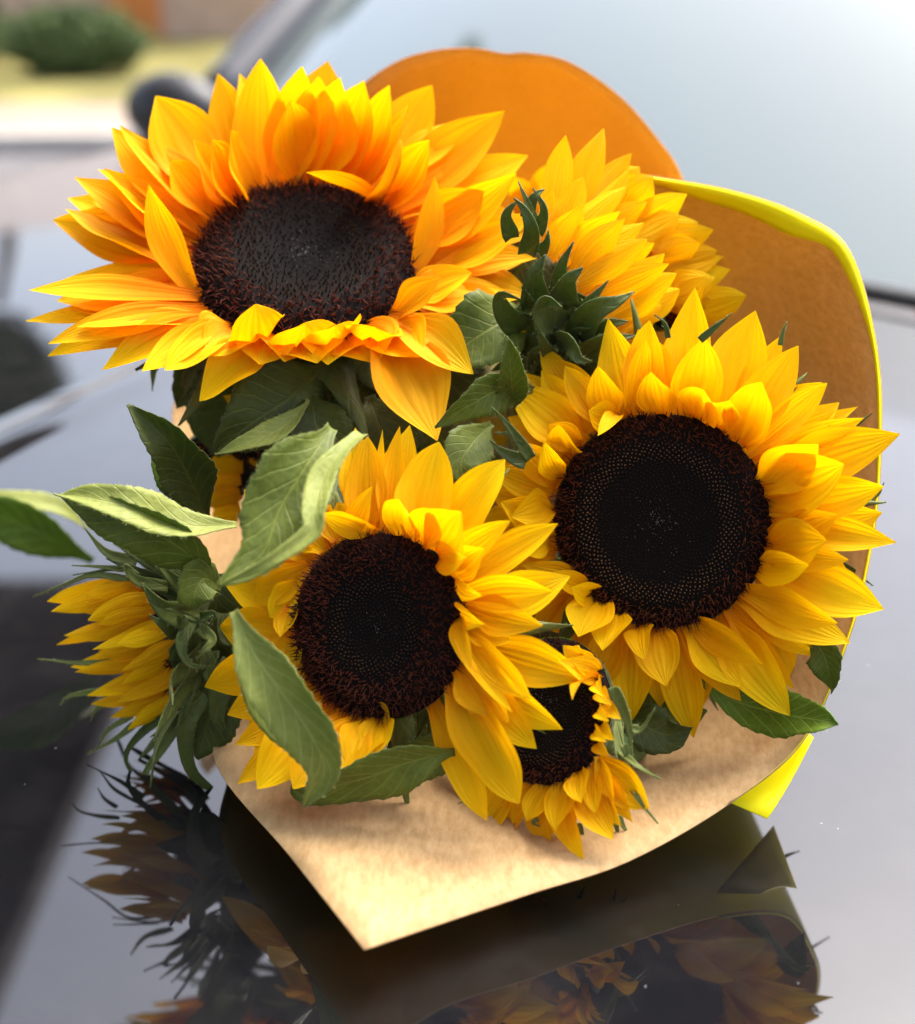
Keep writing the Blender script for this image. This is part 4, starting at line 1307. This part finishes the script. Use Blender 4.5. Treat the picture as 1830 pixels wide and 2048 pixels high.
# ------------------------------------------------------------------ leaves
PALE = (LEAF_UND, LEAF_TOP)
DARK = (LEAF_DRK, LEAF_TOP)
BRT = (LEAF_BRT, LEAF_UND)
# big hanging leaf with its curled tip
F3.leaf(K3, 360, [(1500, 240, -1), (1390, 400, .4), (1270, 600, 1.4), (1190, 800, 2.4), (985, 955, 3.4)], .40, (-8, 14), .22, 18, (LEAF_TOP, LEAF_UND), edge=.3)
F3.leaf(K3, 125, [(1640, 270, -.6), (1480, 440, .8), (1425, 620, 2), (1400, 720, 2.6), (1160, 880, 3.4), (985, 955, 3.6)], .40, (40, -20), .4, 22, PALE, prof='long')
# lower hanging leaf
F7.leaf(K3, 270, [(1060, 1070, .8), (1150, 1250, 1.6), (1290, 1450, 2.2), (1420, 1650, 2.4), (1470, 1800, 2.2), (1380, 1955, 2.0)], .382, (10, 25), .3, 20, PALE, edge=.2)
F7.leaf(K3, 170, [(1090, 1150, .6), (1120, 1330, 1.0), (1190, 1500, 1.3), (1330, 1680, 1.4), (1450, 1780, 1.4)], .382, (-40, -30), .3, 18, (LEAF_TOP, LEAF_UND))
# leaf that stands up and its pale twin
F8.leaf(K3, 250, [(930, 640, 0), (860, 470, .6), (760, 300, 1), (575, 135, 1)], .45, (15, -20), .35, 12, DARK, edge=.3)
F8.leaf(K3, 120, [(830, 600, .2), (780, 500, .6), (730, 420, .6), (690, 340, .5)], .45, (0, 20), .3, 10, BRT)
# leaf reaching sideways, folded along its rib
F7.leaf(K3, 215, [(1070, 680, .6), (860, 680, 1), (620, 610, 1.4), (440, 560, 1.4), (245, 540, 1)], .42, (35, 30), .3, 16, PALE)
F7.leaf(K3, 260, [(960, 960, .6), (860, 820, 1), (640, 680, 1.3), (440, 610, 1.3), (250, 545, 1)], .422, (-30, -25), .3, 18, (LEAF_TOP, LEAF_DRK))
F7.leaf(K3, 200, [(1000, 960, .4), (920, 920, .8), (880, 1000, 1.2), (890, 1060, 1.2)], .42, (0, 0), .3, 6, (LEAF_TOP, LEAF_UND))
# blurred leaf that leaves the picture
F7.leaf(K3, 230, [(420, 840, 0), (230, 740, .6), (40, 650, 1), (-150, 600, 1), (-330, 600, 1)], .55, (-20, -35), .3, 12, BRT)
F7.leaf(K3, 110, [(400, 700, 0), (240, 590, .2), (40, 560, .4), (-150, 560, .5)], .552, (40, 40), .2, 10, PALE)
# leaf on the paper
F4.leaf(K4, 260, [(930, 1480, .3), (760, 1520, .6), (560, 1590, .8), (300, 1640, .8), (260, 1600, .8)], .382, (-35, -50), .25, 14, (LEAF_TOP, LEAF_UND))
F4.leaf(K4, 200, [(1000, 1420, 0), (860, 1480, .2), (700, 1540, .2), (600, 1560, 0)], .392, (-20, -20), .25, 10, (LEAF_TOP, LEAF_UND))
# leaf by the right side of the paper
F2.leaf(K5, 200, [(930, 1680, -2.2), (1100, 1770, -1.8), (1300, 1820, -.6), (1420, 1840, .4), (1503, 1858, .8)], .392, (20, -15), .3, 12, BRT)
F2.leaf(K5, 150, [(1380, 1500, -.4), (1440, 1560, 0), (1465, 1640, .2), (1472, 1732, .2)], .404, (20, 30), .4, 8, (LEAF_TOP, LEAF_UND))
F2.leaf(K5, 200, [(700, 1600, -1), (760, 1760, 0), (860, 1820, .2), (960, 1800, .3)], .42, (0, 0), .3, 8, (LEAF_TOP, LEAF_UND))
F2.leaf(K5, 200, [(600, 1780, -1), (700, 1860, 0), (800, 1900, .2), (900, 1870, .3)], .41, (0, 20), .3, 8, DARK)
# leaves between the heads
F5.leaf(K2, 300, [(300, 820, -1.6), (180, 880, .4), (60, 960, .8), (-60, 1080, 1)], .475, (10, 10), .25, 10, (LEAF_TOP, LEAF_UND))
F5.leaf(K2, 170, [(330, 1130, -.5), (200, 1130, 1), (80, 1190, 1.6), (-60, 1280, 1.8)], .452, (-25, -30), .3, 12, (LEAF_TOP, LEAF_UND))
F5.leaf(K2, 120, [(250, 1200, .2), (240, 1080, 1.2), (225, 925, 1.6)], .452, (-15, 20), .4, 8, (LEAF_TOP, LEAF_UND), edge=.3)
F2.leaf(K4, 210, [(1090, 60, -1), (1010, 140, .2), (960, 230, .8), (985, 332, 1)], .438, (0, 0), .3, 8, (LEAF_TOP, LEAF_UND))
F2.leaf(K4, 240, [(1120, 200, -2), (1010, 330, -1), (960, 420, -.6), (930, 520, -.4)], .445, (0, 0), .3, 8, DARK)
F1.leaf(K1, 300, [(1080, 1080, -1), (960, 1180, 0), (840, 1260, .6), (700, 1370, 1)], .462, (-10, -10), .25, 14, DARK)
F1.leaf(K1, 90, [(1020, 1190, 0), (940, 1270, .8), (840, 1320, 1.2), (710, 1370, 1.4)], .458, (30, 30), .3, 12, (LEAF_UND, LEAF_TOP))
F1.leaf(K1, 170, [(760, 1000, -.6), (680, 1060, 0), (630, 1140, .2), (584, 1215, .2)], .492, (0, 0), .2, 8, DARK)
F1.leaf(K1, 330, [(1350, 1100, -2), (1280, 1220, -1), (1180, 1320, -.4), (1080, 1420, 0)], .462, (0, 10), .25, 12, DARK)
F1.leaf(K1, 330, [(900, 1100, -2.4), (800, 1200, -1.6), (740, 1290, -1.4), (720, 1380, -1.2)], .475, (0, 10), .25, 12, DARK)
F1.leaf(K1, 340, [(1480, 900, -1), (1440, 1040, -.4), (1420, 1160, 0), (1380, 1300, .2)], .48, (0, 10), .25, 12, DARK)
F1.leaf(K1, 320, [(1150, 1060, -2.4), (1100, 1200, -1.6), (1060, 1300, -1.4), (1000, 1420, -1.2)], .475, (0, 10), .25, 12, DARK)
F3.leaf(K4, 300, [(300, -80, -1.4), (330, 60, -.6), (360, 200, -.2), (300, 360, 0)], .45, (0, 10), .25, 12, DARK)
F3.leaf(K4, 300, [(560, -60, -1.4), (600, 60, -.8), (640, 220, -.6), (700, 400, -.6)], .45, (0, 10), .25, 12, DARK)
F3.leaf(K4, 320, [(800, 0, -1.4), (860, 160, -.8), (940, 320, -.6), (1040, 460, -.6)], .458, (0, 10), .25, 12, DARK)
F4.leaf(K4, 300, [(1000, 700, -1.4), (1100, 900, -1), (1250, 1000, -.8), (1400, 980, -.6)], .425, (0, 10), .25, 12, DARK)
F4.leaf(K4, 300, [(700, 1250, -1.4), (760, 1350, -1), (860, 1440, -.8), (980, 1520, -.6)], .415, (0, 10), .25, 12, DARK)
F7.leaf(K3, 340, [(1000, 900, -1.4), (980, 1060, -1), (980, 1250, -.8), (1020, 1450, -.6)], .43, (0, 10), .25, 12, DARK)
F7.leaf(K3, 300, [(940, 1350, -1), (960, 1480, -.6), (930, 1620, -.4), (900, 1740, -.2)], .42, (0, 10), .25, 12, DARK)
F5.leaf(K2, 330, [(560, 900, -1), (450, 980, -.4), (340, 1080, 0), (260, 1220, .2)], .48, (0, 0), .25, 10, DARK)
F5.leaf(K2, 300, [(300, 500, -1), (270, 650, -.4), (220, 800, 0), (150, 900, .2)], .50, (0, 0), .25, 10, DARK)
